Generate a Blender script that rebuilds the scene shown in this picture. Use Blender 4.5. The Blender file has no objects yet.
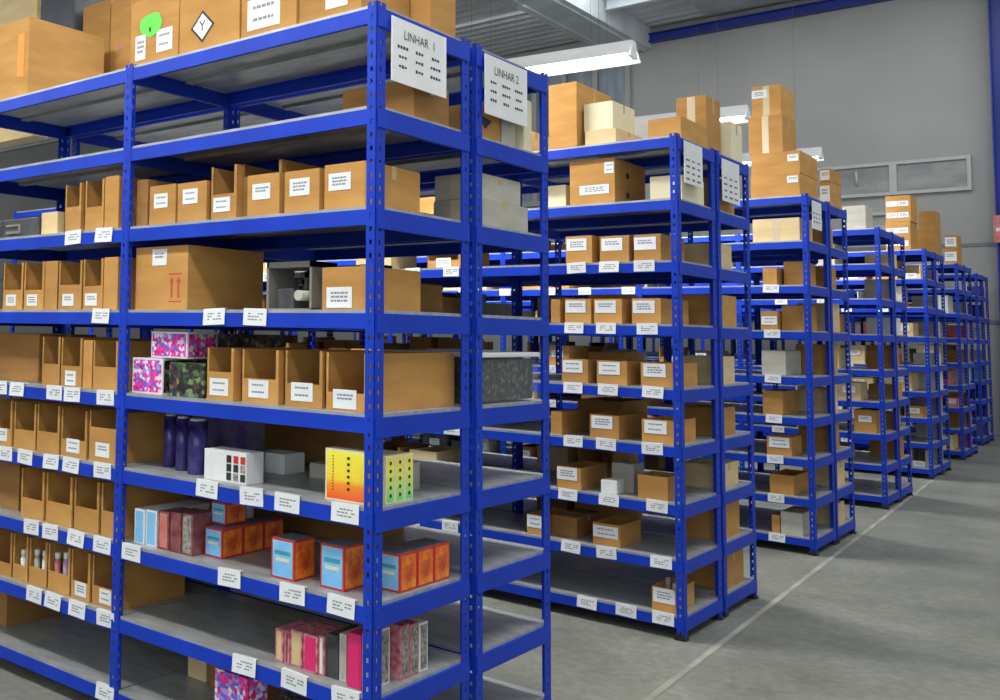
import bpy, bmesh, math, random
from mathutils import Vector, Matrix

SC = bpy.context.scene
COL = SC.collection
R = math.radians

# ------------------------------------------------------------------ camera
CAM = Vector((1.7498, -2.5176, 1.4678))
YAW, PITCH, ROLL, FOC, PPX, PPY = 0.7673, 0.0741, 0.0190, 992.57, 216.46, 255.65
_f = Vector((-math.sin(YAW) * math.cos(PITCH), math.cos(YAW) * math.cos(PITCH), math.sin(PITCH)))
_r = Vector((math.cos(YAW), math.sin(YAW), 0))
_u = _r.cross(_f)
_c, _s = math.cos(ROLL), math.sin(ROLL)
_r, _u = _c * _r + _s * _u, -_s * _r + _c * _u
cam_data = bpy.data.cameras.new('camera')
cam = bpy.data.objects.new('camera', cam_data)
COL.objects.link(cam)
cam.matrix_world = Matrix(((_r.x, _u.x, -_f.x, CAM.x), (_r.y, _u.y, -_f.y, CAM.y), (_r.z, _u.z, -_f.z, CAM.z), (0, 0, 0, 1)))
cam_data.sensor_width = 36.0
cam_data.lens = FOC * 36.0 / 1000.0
cam_data.shift_x = (500 - PPX) / 1000.0
cam_data.shift_y = -(350 - PPY) / 1000.0
cam_data.clip_start = 0.05
cam_data.clip_end = 200
SC.camera = cam

# ------------------------------------------------------------------ world, exposure
SC.view_settings.view_transform = 'Standard'
SC.view_settings.look = 'None'
SC.view_settings.gamma = 1.0
SC.view_settings.use_curve_mapping = False
SC.view_settings.exposure = 0.0
world = bpy.data.worlds.new('world')
SC.world = world
world.use_nodes = True
bg = world.node_tree.nodes['Background']
bg.inputs[0].default_value = (0.93, 0.97, 1.0, 1)
bg.inputs[1].default_value = 0.47
SC.cycles.max_bounces = 8
SC.cycles.diffuse_bounces = 5


def area(name, loc, sx, sy, power, rot=(0, 0, 0), col=(1, 0.98, 0.95)):
    l = bpy.data.lights.new(name, 'AREA')
    l.shape = 'RECTANGLE'
    l.size, l.size_y, l.energy, l.color = sx, sy, power, col
    o = bpy.data.objects.new(name, l)
    COL.objects.link(o)
    o.location = loc
    o.rotation_euler = rot
    return o


# rows of strip lamps above the aisles (the fixtures are built further down)
LAMP_Z = 3.53
LAMP_TURN = 0.11
LAMPS = [(-1.75, 4.60), (-1.75, 7.28), (-1.75, 9.95),
         (-1.70, 1.80), (-1.70, -1.30), (0.60, -1.30), (-4.10, 1.80), (-4.10, 4.62), (-4.10, 7.30), (-4.10, -1.30), (-4.1, 9.95)]  # lamps on this line are added for extra illumination
for i, (x, y) in enumerate(LAMPS):
    area('strip_lamp_light', (x, y, LAMP_Z - 0.10), 1.45, 0.16, 30 if y < 0 else 66, (0, 0, LAMP_TURN))
# added fill lights: one on the camera's side, two under the ceiling
area('front_fill', (3.0, -7.0, 3.6), 9, 4, 175, (R(78), 0, R(12)), (0.95, 0.98, 1))
area('overhead_fill', (2.5, 5.0, 7.6), 3.0, 14, 420, (0, 0, 0), (0.95, 0.98, 1))
area('overhead_fill_far', (-2.5, 14.5, 7.6), 14, 3.0, 330, (R(18), 0, 0), (0.96, 0.98, 1))


# ------------------------------------------------------------------ image measurements -> points
def ray(x, y):
    return _f + _r * ((x - PPX) / FOC) - _u * ((y - PPY) / FOC)


def proj(p):
    v = Vector(p) - CAM
    D = v.dot(_f)
    return PPX + FOC * v.dot(_r) / D, PPY - FOC * v.dot(_u) / D


def on_y(x, y, Y):
    d = ray(x, y)
    return CAM + d * ((Y - CAM.y) / d.y)


def on_z(x, y, Z):
    d = ray(x, y)
    return CAM + d * ((Z - CAM.z) / d.z)


def x_on(px, Y, Z):
    """world X of the point at depth Y, height Z seen in image column px"""
    py = 300
    for _ in range(4):
        p = on_y(px, py, Y)
        py = proj((p.x, Y, Z))[1]
    return on_y(px, py, Y).x


# ------------------------------------------------------------------ materials
def newmat(name, rough=0.5, metal=0.0):
    m = bpy.data.materials.new(name)
    m.use_nodes = True
    b = m.node_tree.nodes['Principled BSDF']
    b.inputs['Roughness'].default_value = rough
    b.inputs['Metallic'].default_value = metal
    return m, m.node_tree, b


def noisy(name, c1, c2, scale=5, rough=0.5, metal=0.0, detail=4, stretch=(1, 1, 1), bump=0.0, vary=0.0, lo=0.35, hi=0.65):
    m, t, b = newmat(name, rough, metal)
    N, L = t.nodes, t.links
    tc = N.new('ShaderNodeTexCoord')
    mp = N.new('ShaderNodeMapping')
    mp.inputs['Scale'].default_value = stretch
    L.new(tc.outputs['Object'], mp.inputs[0])
    n = N.new('ShaderNodeTexNoise')
    n.inputs['Scale'].default_value = scale
    n.inputs['Detail'].default_value = detail
    L.new(mp.outputs[0], n.inputs['Vector'])
    r = N.new('ShaderNodeValToRGB')
    r.color_ramp.elements[0].position = lo
    r.color_ramp.elements[1].position = hi
    r.color_ramp.elements[0].color = (*c1, 1)
    r.color_ramp.elements[1].color = (*c2, 1)
    L.new(n.outputs[0], r.inputs[0])
    out = r.outputs[0]
    if vary:
        oi = N.new('ShaderNodeObjectInfo')
        mr = N.new('ShaderNodeMapRange')
        mr.inputs[3].default_value = 1 - vary
        mr.inputs[4].default_value = 1 + vary
        L.new(oi.outputs['Random'], mr.inputs[0])
        hs = N.new('ShaderNodeHueSaturation')
        L.new(mr.outputs[0], hs.inputs['Value'])
        L.new(out, hs.inputs['Color'])
        out = hs.outputs[0]
    L.new(out, b.inputs['Base Color'])
    if bump:
        bp = N.new('ShaderNodeBump')
        bp.inputs['Strength'].default_value = bump
        bp.inputs['Distance'].default_value = 0.01
        L.new(n.outputs[0], bp.inputs['Height'])
        L.new(bp.outputs[0], b.inputs['Normal'])
    return m


def plain(name, c, rough=0.5, metal=0.0):
    return noisy(name, tuple(v * 0.94 for v in c), c, 9, rough, metal)


M = {}
M['blue'] = noisy('blue_powder_coat', (0.004, 0.036, 0.42), (0.006, 0.048, 0.52), 3, 0.5, 0.0)
M['blue'].node_tree.nodes['Principled BSDF'].inputs['Specular IOR Level'].default_value = 0.28
M['steel'] = noisy('galvanised_sheet', (0.33, 0.35, 0.34), (0.47, 0.49, 0.48), 6, 0.42, 0.35, 5, (1, 3, 1))
M['foot'] = plain('black_plastic', (0.012, 0.012, 0.014), 0.5)
M['card'] = noisy('brown_cardboard', (0.45, 0.225, 0.055), (0.54, 0.285, 0.078), 4, 0.85, 0, 4, (1, 1, 4), 0.05, 0.14)
M['card_dark'] = noisy('dark_cardboard', (0.27, 0.13, 0.034), (0.35, 0.175, 0.048), 4, 0.85, 0, 4, (1, 1, 4), 0.05, 0.10)
M['card_pale'] = noisy('pale_cardboard', (0.62, 0.47, 0.24), (0.72, 0.57, 0.32), 4, 0.85, 0, 4, (1, 1, 4), 0.05, 0.10)
M['card_grey'] = noisy('grey_cardboard', (0.42, 0.41, 0.34), (0.52, 0.50, 0.43), 4, 0.8, 0, 4, (1, 1, 4), 0.05, 0.08)
M['tape'] = plain('parcel_tape', (0.60, 0.42, 0.19), 0.25)
M['tape_clear'] = plain('clear_tape', (0.66, 0.55, 0.36), 0.2)
M['paper'] = plain('white_paper', (0.80, 0.83, 0.84), 0.6)
M['print'] = plain('grey_print', (0.24, 0.26, 0.28), 0.6)
M['ink'] = plain('black_ink', (0.02, 0.02, 0.022), 0.6)
M['red_ink'] = plain('red_ink', (0.55, 0.06, 0.03), 0.6)
M['orange'] = plain('orange_sticker', (0.95, 0.27, 0.01), 0.5)
M['green'] = plain('green_sticker', (0.10, 0.85, 0.06), 0.5)
M['lime'] = plain('lime_sticker', (0.45, 0.85, 0.28), 0.5)
M['cream'] = plain('cream_card', (0.80, 0.74, 0.50), 0.7)
M['white'] = plain('white_card', (0.80, 0.82, 0.82), 0.5)
M['grey_plastic'] = plain('grey_plastic', (0.22, 0.21, 0.185), 0.45)
M['dark_plastic'] = noisy('dark_plastic', (0.03, 0.03, 0.033), (0.09, 0.09, 0.095), 14, 0.4)
M['charcoal'] = noisy('charcoal_panel', (0.04, 0.045, 0.06), (0.075, 0.08, 0.10), 6, 0.6)
M['magenta'] = plain('magenta_card', (0.75, 0.02, 0.16), 0.45)
M['blue_card'] = noisy('sky_blue_card', (0.13, 0.44, 0.85), (0.35, 0.68, 0.88), 7, 0.4, 0, 3, (1, 1, 1))
M['red_card'] = plain('red_card', (0.58, 0.035, 0.03), 0.45)
M['maroon'] = noisy('maroon_card', (0.14, 0.02, 0.03), (0.33, 0.12, 0.11), 22, 0.5)
M['salmon'] = noisy('salmon_card', (0.62, 0.12, 0.10), (0.60, 0.25, 0.24), 18, 0.5)
M['orange_card'] = noisy('orange_printed_card', (0.75, 0.09, 0.01), (0.90, 0.33, 0.03), 26, 0.45)
M['orange_dark'] = noisy('burnt_orange_print', (0.55, 0.06, 0.01), (0.75, 0.22, 0.02), 30, 0.45)
M['blue_grey'] = plain('blue_grey_card', (0.13, 0.20, 0.24), 0.5)
M['lilac'] = plain('lilac_plastic', (0.42, 0.30, 0.50), 0.4)
M['violet'] = noisy('violet_foil', (0.02, 0.012, 0.11), (0.10, 0.08, 0.36), 9, 0.25, 0.2)
M['violet_dark'] = noisy('dark_violet_foil', (0.015, 0.01, 0.05), (0.10, 0.06, 0.22), 12, 0.3)
M['teal_card'] = plain('teal_card', (0.04, 0.35, 0.50), 0.45)
M['speckle'] = noisy('speckled_grey_card', (0.12, 0.11, 0.10), (0.42, 0.40, 0.36), 60, 0.6)
M['pink_top'] = noisy('pink_speckled_card', (0.45, 0.05, 0.10), (0.62, 0.30, 0.32), 45, 0.6)


def voro(name, cols, scale, rough=0.45):
    m, t, b = newmat(name, rough)
    N, L = t.nodes, t.links
    tc = N.new('ShaderNodeTexCoord')
    v = N.new('ShaderNodeTexVoronoi')
    v.inputs['Scale'].default_value = scale
    L.new(tc.outputs['Object'], v.inputs['Vector'])
    r = N.new('ShaderNodeValToRGB')
    r.color_ramp.interpolation = 'CONSTANT'
    e = r.color_ramp.elements
    for i, c in enumerate(cols):
        q = e[i] if i < 2 else e.new(i / len(cols))
        q.position = i / len(cols)
        q.color = (*c, 1)
    sp = N.new('ShaderNodeSeparateColor')
    L.new(v.outputs['Color'], sp.inputs[0])
    L.new(sp.outputs[0], r.inputs[0])
    L.new(r.outputs[0], b.inputs['Base Color'])
    return m


M['floral'] = voro('pink_floral_print', [(0.85, 0.02, 0.30), (0.80, 0.06, 0.45), (0.12, 0.14, 0.62), (0.85, 0.70, 0.85), (0.60, 0.01, 0.12), (0.35, 0.30, 0.75)], 75)
M['floral_dark'] = voro('dark_leafy_print', [(0.02, 0.025, 0.02), (0.10, 0.16, 0.06), (0.015, 0.015, 0.015), (0.20, 0.28, 0.13), (0.16, 0.03, 0.03), (0.03, 0.03, 0.06), (0.012, 0.015, 0.012), (0.05, 0.08, 0.03)], 60)
M['junk'] = voro('mixed_hardware', [(0.010, 0.012, 0.011), (0.02, 0.022, 0.02), (0.10, 0.10, 0.095), (0.012, 0.012, 0.012), (0.03, 0.033, 0.03)], 70)


def gradient_card(name, stops, vertical=True):
    m, t, b = newmat(name, 0.4)
    N, L = t.nodes, t.links
    tc = N.new('ShaderNodeTexCoord')
    sp = N.new('ShaderNodeSeparateXYZ')
    L.new(tc.outputs['Generated'], sp.inputs[0])
    r = N.new('ShaderNodeValToRGB')
    e = r.color_ramp.elements
    for i, (p, c) in enumerate(stops):
        q = e[i] if i < 2 else e.new(p)
        q.position = p
        q.color = (*c, 1)
    L.new(sp.outputs[2], r.inputs[0])
    L.new(r.outputs[0], b.inputs['Base Color'])
    return m


M['yellow_red'] = gradient_card('yellow_to_red_print', [(0.0, (0.85, 0.09, 0.02)), (0.30, (0.93, 0.30, 0.03)), (0.42, (0.94, 0.70, 0.04)), (1.0, (0.93, 0.88, 0.08))])
M['yellow_green'] = gradient_card('yellow_to_green_print', [(0.0, (0.10, 0.75, 0.22)), (0.35, (0.55, 0.85, 0.15)), (0.7, (0.90, 0.88, 0.10)), (1.0, (0.93, 0.75, 0.08))])

# clear plastic
m, t, b = newmat('clear_plastic', 0.12)
b.inputs['Base Color'].default_value = (0.75, 0.78, 0.80, 1)
b.inputs['Alpha'].default_value = 0.05
b.inputs['Specular IOR Level'].default_value = 0.25
M['clear'] = m
# lamp tubes
m, t, b = newmat('lit_tube', 0.3)
b.inputs['Base Color'].default_value = (1, 1, 1, 1)
b.inputs['Emission Color'].default_value = (1, 0.99, 0.96, 1)
b.inputs['Emission Strength'].default_value = 22
M['tube'] = m
M['enamel'] = plain('white_enamel', (0.85, 0.86, 0.86), 0.3)
M['frame_paint'] = plain('pale_frame_paint', (0.55, 0.55, 0.54), 0.5)
M['navy'] = noisy('blue_frame_paint', (0.010, 0.030, 0.27), (0.014, 0.042, 0.34), 2, 0.4)
M['seam'] = plain('panel_seam', (0.20, 0.22, 0.23), 0.6)
M['glass'] = noisy('frosted_grey_glazing', (0.24, 0.25, 0.245), (0.38, 0.39, 0.38), 1.6, 0.35, 0, 3, (1, 1, 2))
M['glass_blue'] = noisy('bluish_glazing', (0.12, 0.16, 0.20), (0.26, 0.32, 0.37), 1.2, 0.3, 0, 3, (4, 1, 0.6))
M['line'] = noisy('worn_floor_paint', (0.24, 0.245, 0.20), (0.40, 0.41, 0.31), 2.5, 0.7, 0, 6, (1, 1, 1), 0, 0, 0.42, 0.70)

# concrete floor
m, t, b = newmat('polished_concrete', 0.42)
N, L = t.nodes, t.links
tc = N.new('ShaderNodeTexCoord')
n1 = N.new('ShaderNodeTexNoise'); n1.inputs['Scale'].default_value = 1.5; n1.inputs['Detail'].default_value = 9; n1.inputs['Roughness'].default_value = 0.65
n2 = N.new('ShaderNodeTexNoise'); n2.inputs['Scale'].default_value = 22; n2.inputs['Detail'].default_value = 6
L.new(tc.outputs['Object'], n1.inputs['Vector']); L.new(tc.outputs['Object'], n2.inputs['Vector'])
r1 = N.new('ShaderNodeValToRGB')
r1.color_ramp.elements[0].position = 0.35; r1.color_ramp.elements[1].position = 0.68
r1.color_ramp.elements[0].color = (0.165, 0.172, 0.142, 1); r1.color_ramp.elements[1].color = (0.285, 0.29, 0.245, 1)
r2 = N.new('ShaderNodeValToRGB')
r2.color_ramp.elements[0].position = 0.3; r2.color_ramp.elements[1].position = 0.7
r2.color_ramp.elements[0].color = (0.78, 0.78, 0.76, 1); r2.color_ramp.elements[1].color = (1.12, 1.12, 1.1, 1)
mx = N.new('ShaderNodeMix'); mx.data_type = 'RGBA'; mx.blend_type = 'MULTIPLY'; mx.inputs[0].default_value = 1
L.new(n1.outputs[0], r1.inputs[0]); L.new(n2.outputs[0], r2.inputs[0])
L.new(r1.outputs[0], mx.inputs[6]); L.new(r2.outputs[0], mx.inputs[7]); L.new(mx.outputs[2], b.inputs['Base Color'])
M['floor'] = m
M['wall'] = noisy('grey_wall_panels', (0.37, 0.37, 0.355), (0.41, 0.41, 0.395), 0.7, 0.7, 0, 3)
M['ceil'] = noisy('grey_steel_deck', (0.58, 0.60, 0.61), (0.76, 0.78, 0.79), 1.2, 0.5, 0.2, 4, (0.5, 4, 1))
M['girder'] = noisy('grey_girder_paint', (0.62, 0.68, 0.71), (0.74, 0.79, 0.82), 2, 0.5)
M['skylight'] = noisy('pale_roof_sheet', (0.42, 0.44, 0.45), (0.55, 0.57, 0.58), 2, 0.5)


# ------------------------------------------------------------------ mesh building
class MB:
    def __init__(self):
        self.v, self.f, self.m, self.sm = [], [], [], []

    def quad(self, pts, mi=0):
        b = len(self.v)
        self.v += [tuple(p) for p in pts]
        self.f.append(tuple(range(b, b + len(pts))))
        self.m.append(mi)
        self.sm.append(False)
        return self

    def box(self, x0, y0, z0, x1, y1, z1, mi=0, bev=0.0):
        if bev and min(x1 - x0, y1 - y0, z1 - z0) > 3 * bev:
            # chamfered vertical and top edges
            bm = bmesh.new()
            bmesh.ops.create_cube(bm, size=1)
            for q in bm.verts:
                q.co = Vector(((x0 + x1) / 2 + q.co.x * (x1 - x0), (y0 + y1) / 2 + q.co.y * (y1 - y0), (z0 + z1) / 2 + q.co.z * (z1 - z0)))
            bmesh.ops.bevel(bm, geom=bm.edges[:], offset=bev, segments=2, affect='EDGES', profile=0.6)
            b = len(self.v)
            bm.verts.index_update()
            self.v += [tuple(q.co) for q in bm.verts]
            for fc in bm.faces:
                self.f.append(tuple(b + q.index for q in fc.verts))
                self.m.append(mi)
                self.sm.append(False)
            bm.free()
            return self
        b = len(self.v)
        self.v += [(x0, y0, z0), (x1, y0, z0), (x1, y1, z0), (x0, y1, z0), (x0, y0, z1), (x1, y0, z1), (x1, y1, z1), (x0, y1, z1)]
        for q in ((0, 3, 2, 1), (4, 5, 6, 7), (0, 1, 5, 4), (1, 2, 6, 5), (2, 3, 7, 6), (3, 0, 4, 7)):
            self.f.append(tuple(b + i for i in q))
            self.m.append(mi)
            self.sm.append(False)
        return self

    def tube(self, p0, p1, r0, r1=None, n=12, mi=0, caps=True):
        r1 = r0 if r1 is None else r1
        p0, p1 = Vector(p0), Vector(p1)
        d = (p1 - p0).normalized()
        a = d.orthogonal().normalized()
        c = d.cross(a)
        b = len(self.v)
        for p, r in ((p0, r0), (p1, r1)):
            for k in range(n):
                w = 2 * math.pi * k / n
                self.v.append(tuple(p + a * math.cos(w) * r + c * math.sin(w) * r))
        for k in range(n):
            j = (k + 1) % n
            self.f.append((b + k, b + j, b + n + j, b + n + k)); self.m.append(mi); self.sm.append(True)
        if caps:
            self.f.append(tuple(b + k for k in range(n))[::-1]); self.m.append(mi); self.sm.append(False)
            self.f.append(tuple(b + n + k for k in range(n))); self.m.append(mi); self.sm.append(False)
        return self

    def mesh(self, name, mats):
        me = bpy.data.meshes.new(name)
        me.from_pydata(self.v, [], self.f)
        for q in (mats if isinstance(mats, (list, tuple)) else [mats]):
            me.materials.append(q)
        me.polygons.foreach_set('material_index', self.m)
        me.polygons.foreach_set('use_smooth', self.sm)
        me.update()
        return me

    def build(self, name, mats, parent=None, loc=(0, 0, 0)):
        return put(name, self.mesh(name, mats), parent, loc)


def put(name, me, parent=None, loc=(0, 0, 0), rot=(0, 0, 0)):
    o = bpy.data.objects.new(name, me)
    COL.objects.link(o)
    o.parent = parent
    o.location = loc
    o.rotation_euler = rot
    return o


def thing(name, label, cat, loc=(0, 0, 0), rz=0.0, group=None):
    o = bpy.data.objects.new(name, None)
    COL.objects.link(o)
    o.empty_display_size = 0.1
    o.location = loc
    o.rotation_euler = (0, 0, rz)
    o['label'] = label
    o['category'] = cat
    if group:
        o['group'] = group
    return o


def struct(name, mb, mat, parent=None):
    o = mb.build(name, mat, parent)
    if parent is None:
        o['kind'] = 'structure'
    return o


_txt = {}


def text_verts(s, size):
    """flat letter outlines turned into mesh polygons (x right, y up, centred)"""
    k = (s, size)
    if k not in _txt:
        cu = bpy.data.curves.new('lettering', 'FONT')
        cu.body = s
        cu.size = size
        cu.align_x, cu.align_y = 'CENTER', 'CENTER'
        cu.resolution_u = 2
        o = bpy.data.objects.new('lettering', cu)
        COL.objects.link(o)
        dg = bpy.context.evaluated_depsgraph_get()
        me = o.evaluated_get(dg).to_mesh()
        _txt[k] = ([tuple(v.co) for v in me.vertices], [tuple(p.vertices) for p in me.polygons])
        o.evaluated_get(dg).to_mesh_clear()
        bpy.data.objects.remove(o)
        bpy.data.curves.remove(cu)
    return _txt[k]


def add_text(mb, s, size, fn, mi):
    vs, fs = text_verts(s, size)
    b = len(mb.v)
    mb.v += [tuple(fn(x, y)) for x, y, z in vs]
    for f in fs:
        mb.f.append(tuple(b + i for i in f)); mb.m.append(mi); mb.sm.append(False)


# ------------------------------------------------------------------ the layout of the hall
W = 1.152            # bay width
D = 0.558            # rack depth
G = 0.047            # gap between back-to-back racks
H = 2.5
Z = [None, 2.4916, 2.1726, 1.8582, 1.5371, 1.2198, 0.9381, 0.6557, 0.3854, 0.1144]
ROWY = [None, 0.0, 2.6408, 5.3305, 7.9825, 10.6616, 13.1989, 15.6189]
ROWX = [None, 0.0, -0.0183, -0.0712, -0.1243, -0.1769, -0.2165, -0.2950]
BAYS_A = [None, 2, 5, 5, 5, 5, 5, 5]
BAYS_B = [None, 2, 5, 5, 5, 4, 4, 4]
WALL_Y = 18.0
CEIL_Z = 7.80

# floor, wall, ceiling
struct('floor', MB().box(-34, -9, -0.05, 9, WALL_Y, 0.0), M['floor'])
wl = MB().box(-34, WALL_Y, 0, 9, WALL_Y + 0.2, CEIL_Z)
struct('wall_back', wl, M['wall'])
# steel deck with trapezoid ribs running along X
cm = MB()
y = 1.0
while y < WALL_Y:
    y1, y2, y3, y4 = y, y + 0.10, y + 0.15, y + 0.25
    cm.quad([(-34, y1, CEIL_Z), (9, y1, CEIL_Z), (9, y2, CEIL_Z), (-34, y2, CEIL_Z)])
    cm.quad([(-34, y2, CEIL_Z), (9, y2, CEIL_Z), (9, y3, CEIL_Z + 0.06), (-34, y3, CEIL_Z + 0.06)])
    cm.quad([(-34, y3, CEIL_Z + 0.06), (9, y3, CEIL_Z + 0.06), (9, y4, CEIL_Z + 0.06), (-34, y4, CEIL_Z + 0.06)])
    cm.quad([(-34, y4, CEIL_Z + 0.06), (9, y4, CEIL_Z + 0.06), (9, y + 0.3, CEIL_Z), (-34, y + 0.3, CEIL_Z)])
    y += 0.3
struct('ceiling', cm, M['ceil'])
# blue eaves beam on the wall and blue column
def ibeam(mb, axis, a0, a1, c1, c2, w, h):
    # axis 'x': runs in x, centre (y=c1, z=c2); axis 'z': runs in z, centre (x=c1,y=c2); axis 'y': centre (x=c1,z=c2)
    t = 0.02
    for (u0, u1, v0, v1) in ((-w / 2, w / 2, -h / 2, -h / 2 + t), (-w / 2, w / 2, h / 2 - t, h / 2), (-t / 2, t / 2, -h / 2 + t, h / 2 - t)):
        if axis == 'x': mb.box(a0, c1 + u0, c2 + v0, a1, c1 + u1, c2 + v1)
        if axis == 'y': mb.box(c1 + u0, a0, c2 + v0, c1 + u1, a1, c2 + v1)
        if axis == 'z': mb.box(c1 + v0, c2 + u0, a0, c1 + v1, c2 + u1, a1)
    return mb


xb = on_y(640, 38, WALL_Y - 0.2)
struct('trim_1', ibeam(MB(), 'x', xb.x, 9, WALL_Y - 0.12, 7.56, 0.18, 0.18), M['navy'])
xc0 = x_on(983.5, WALL_Y - 0.3, 6.5)
xc1 = x_on(992.0, WALL_Y - 0.3, 4.0)
colm = MB()
ibeam(colm, 'z', 0, CEIL_Z, xc0 + 0.20, WALL_Y - 0.22, 0.26, 0.26)
struct('trim_2', colm, M['navy'])
# wide grey girder under the deck, along the hall
gx = on_z(552, 8, 7.4).x
gm = MB().box(gx - 0.42, 1.0, 7.36, gx + 0.42, WALL_Y - 0.02, 7.40).box(gx - 0.42, 1.0, 7.40, gx - 0.38, WALL_Y - 0.02, CEIL_Z).box(gx + 0.38, 1.0, 7.40, gx + 0.42, WALL_Y - 0.02, CEIL_Z)
gm.box(gx - 0.30, 1.0, 7.33, gx - 0.24, WALL_Y - 0.02, 7.36).box(gx + 0.24, 1.0, 7.33, gx + 0.30, WALL_Y - 0.02, 7.36)
struct('trim_3', gm, M['girder'])
# seams of the wall panels
sm_ = MB()
za = on_y(985, 244.5, WALL_Y).z
zb = on_y(985, 322, WALL_Y).z
for z_ in (za, zb):
    sm_.box(-34, WALL_Y - 0.012, z_ - 0.03, 9, WALL_Y - 0.001, z_ + 0.03)
struct('trim_4', sm_, M['seam'])

# the long window strip
wz1 = on_y(905, 161, WALL_Y).z
wz0 = on_y(905, 194.5, WALL_Y).z
wx = [x_on(800, WALL_Y, wz1), x_on(893, WALL_Y, wz1), x_on(971, WALL_Y, wz1)]
for i in range(2):
    x0, x1 = wx[i], wx[i + 1]
    t_ = 0.055
    wf = MB()
    wf.box(x0, WALL_Y - 0.06, wz0, x1, WALL_Y - 0.001, wz0 + t_).box(x0, WALL_Y - 0.06, wz1 - t_, x1, WALL_Y - 0.001, wz1)
    wf.box(x0, WALL_Y - 0.06, wz0 + t_, x0 + t_, WALL_Y - 0.001, wz1 - t_).box(x1 - t_, WALL_Y - 0.06, wz0 + t_, x1, WALL_Y - 0.001, wz1 - t_)
    w_ = struct('window_%d' % (i + 1), wf, M['frame_paint'])
    MB().box(x0 + t_, WALL_Y - 0.025, wz0 + t_, x1 - t_, WALL_Y - 0.003, wz1 - t_).build('pane', M['glass'], w_)
    bm_ = MB()
    if i == 0:
        bm_.tube((x0 + 0.9, WALL_Y - 0.03, wz0 + 0.2), (x1 - 0.55, WALL_Y - 0.03, wz1 - 0.12), 0.02)
        bm_.build('diagonal_brace', M['frame_paint'], w_)
# a lower pale rail under the left window
struct('trim_5', MB().box(x_on(862, WALL_Y, 3.7), WALL_Y - 0.05, wz0 - 0.34, x_on(886, WALL_Y, 3.7), WALL_Y - 0.001, wz0 - 0.28)
       .box(x_on(862, WALL_Y, 3.7), WALL_Y - 0.05, wz0 - 0.60, x_on(886, WALL_Y, 3.7), WALL_Y - 0.001, wz0 - 0.52), M['frame_paint'])
# tall bluish glazing in the left part of the wall
gx0, gx1 = x_on(480, WALL_Y, 6.8), x_on(629, WALL_Y, 6.8)
w3 = MB()
nb = 5
for k in range(nb + 1):
    xx = gx0 + (gx1 - gx0) * k / nb
    w3.box(xx - 0.05, WALL_Y - 0.09, 4.4, xx + 0.05, WALL_Y - 0.001, 7.25)
w3.box(gx0, WALL_Y - 0.09, 7.25, gx1, WALL_Y - 0.001, 7.35).box(gx0, WALL_Y - 0.09, 4.3, gx1, WALL_Y - 0.001, 4.4)
w3o = struct('window_3', w3, M['wall'])
MB().box(gx0, WALL_Y - 0.03, 4.4, gx1, WALL_Y - 0.003, 7.25).build('pane', M['glass_blue'], w3o)
# pale roof sheet strip to the right of the girder
sk = on_z(680, 10, CEIL_Z)
struct('trim_6', MB().box(gx + 1.6, WALL_Y - 2.2, CEIL_Z - 0.05, 9, WALL_Y - 0.26, CEIL_Z - 0.002), M['skylight'])
struct('trim_7', ibeam(MB(), 'x', gx + 0.45, 9, WALL_Y - 2.35, CEIL_Z - 0.12, 0.12, 0.2), M['girder'])
# small red and white notice on the column
nt = thing('wall_notice', 'small pink and white notice fixed to the blue column at right', 'notice', (xc0 + 0.20, WALL_Y - 0.36, on_y(998, 229, WALL_Y - 0.36).z))
MB().box(-0.16, -0.012, -0.22, 0.20, 0.008, 0.22).build('board', M['salmon'], nt)
MB().box(-0.13, -0.016, -0.04, 0.17, -0.012, 0.02).build('white_band', M['white'], nt)

# floor lines
def floor_line(p, q, w, n):
    p, q = Vector(p), Vector(q)
    d = (q - p).normalized() * (w / 2)
    s = Vector((-d.y, d.x, 0))
    mb = MB().quad([p - s + Vector((0, 0, .002)), q - s + Vector((0, 0, .002)), q + s + Vector((0, 0, .002)), p + s + Vector((0, 0, .002))])
    return struct('trim_%d' % n, mb, M['line'])


a_, b_ = on_z(723, 642, 0), on_z(899, 506, 0)
dd = (b_ - a_).normalized()
floor_line(a_ - dd * 1.6, b_ + dd * 3.5, 0.030, 8)
a_, b_ = on_z(494, 591, 0), on_z(546, 607, 0)
floor_line(a_ - (b_ - a_) * 3.2, b_, 0.045, 9)

# ------------------------------------------------------------------ strip lamps
def make_lamp(x, y, z, label):
    t = thing('strip_lamp', label, 'lamp', (x, y, z), LAMP_TURN, 'strip lamps hanging over the aisles')
    hb = MB()
    hb.box(-0.75, -0.05, 0.02, 0.75, 0.05, 0.09)
    for s in (-1, 1):
        for q in ((0.06, -0.035), (0.063, -0.032)):
            hb.quad([(-0.75, s * 0.05, q[0]), (0.75, s * 0.05, q[0]), (0.75, s * 0.17, q[1]), (-0.75, s * 0.17, q[1])])
        hb.quad([(-0.75, s * 0.17, -0.035), (0.75, s * 0.17, -0.035), (0.75, s * 0.17, -0.032), (-0.75, s * 0.17, -0.032)])
    hb.build('housing', M['enamel'], t)
    for s in (-1, 1):
        MB().tube((-0.72, s * 0.055, -0.005), (0.72, s * 0.055, -0.005), 0.016).build('tube', M['tube'], t)
        MB().box(s * 0.735 - 0.015, -0.08, -0.03, s * 0.735 + 0.015, 0.08, 0.03).build('end_cap', M['enamel'], t)
        MB().tube((s * 0.5, 0, 0.09), (s * 0.5, 0, CEIL_Z - z), 0.0016, n=5).build('hanger', M['grey_plastic'], t)
    return t


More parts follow.
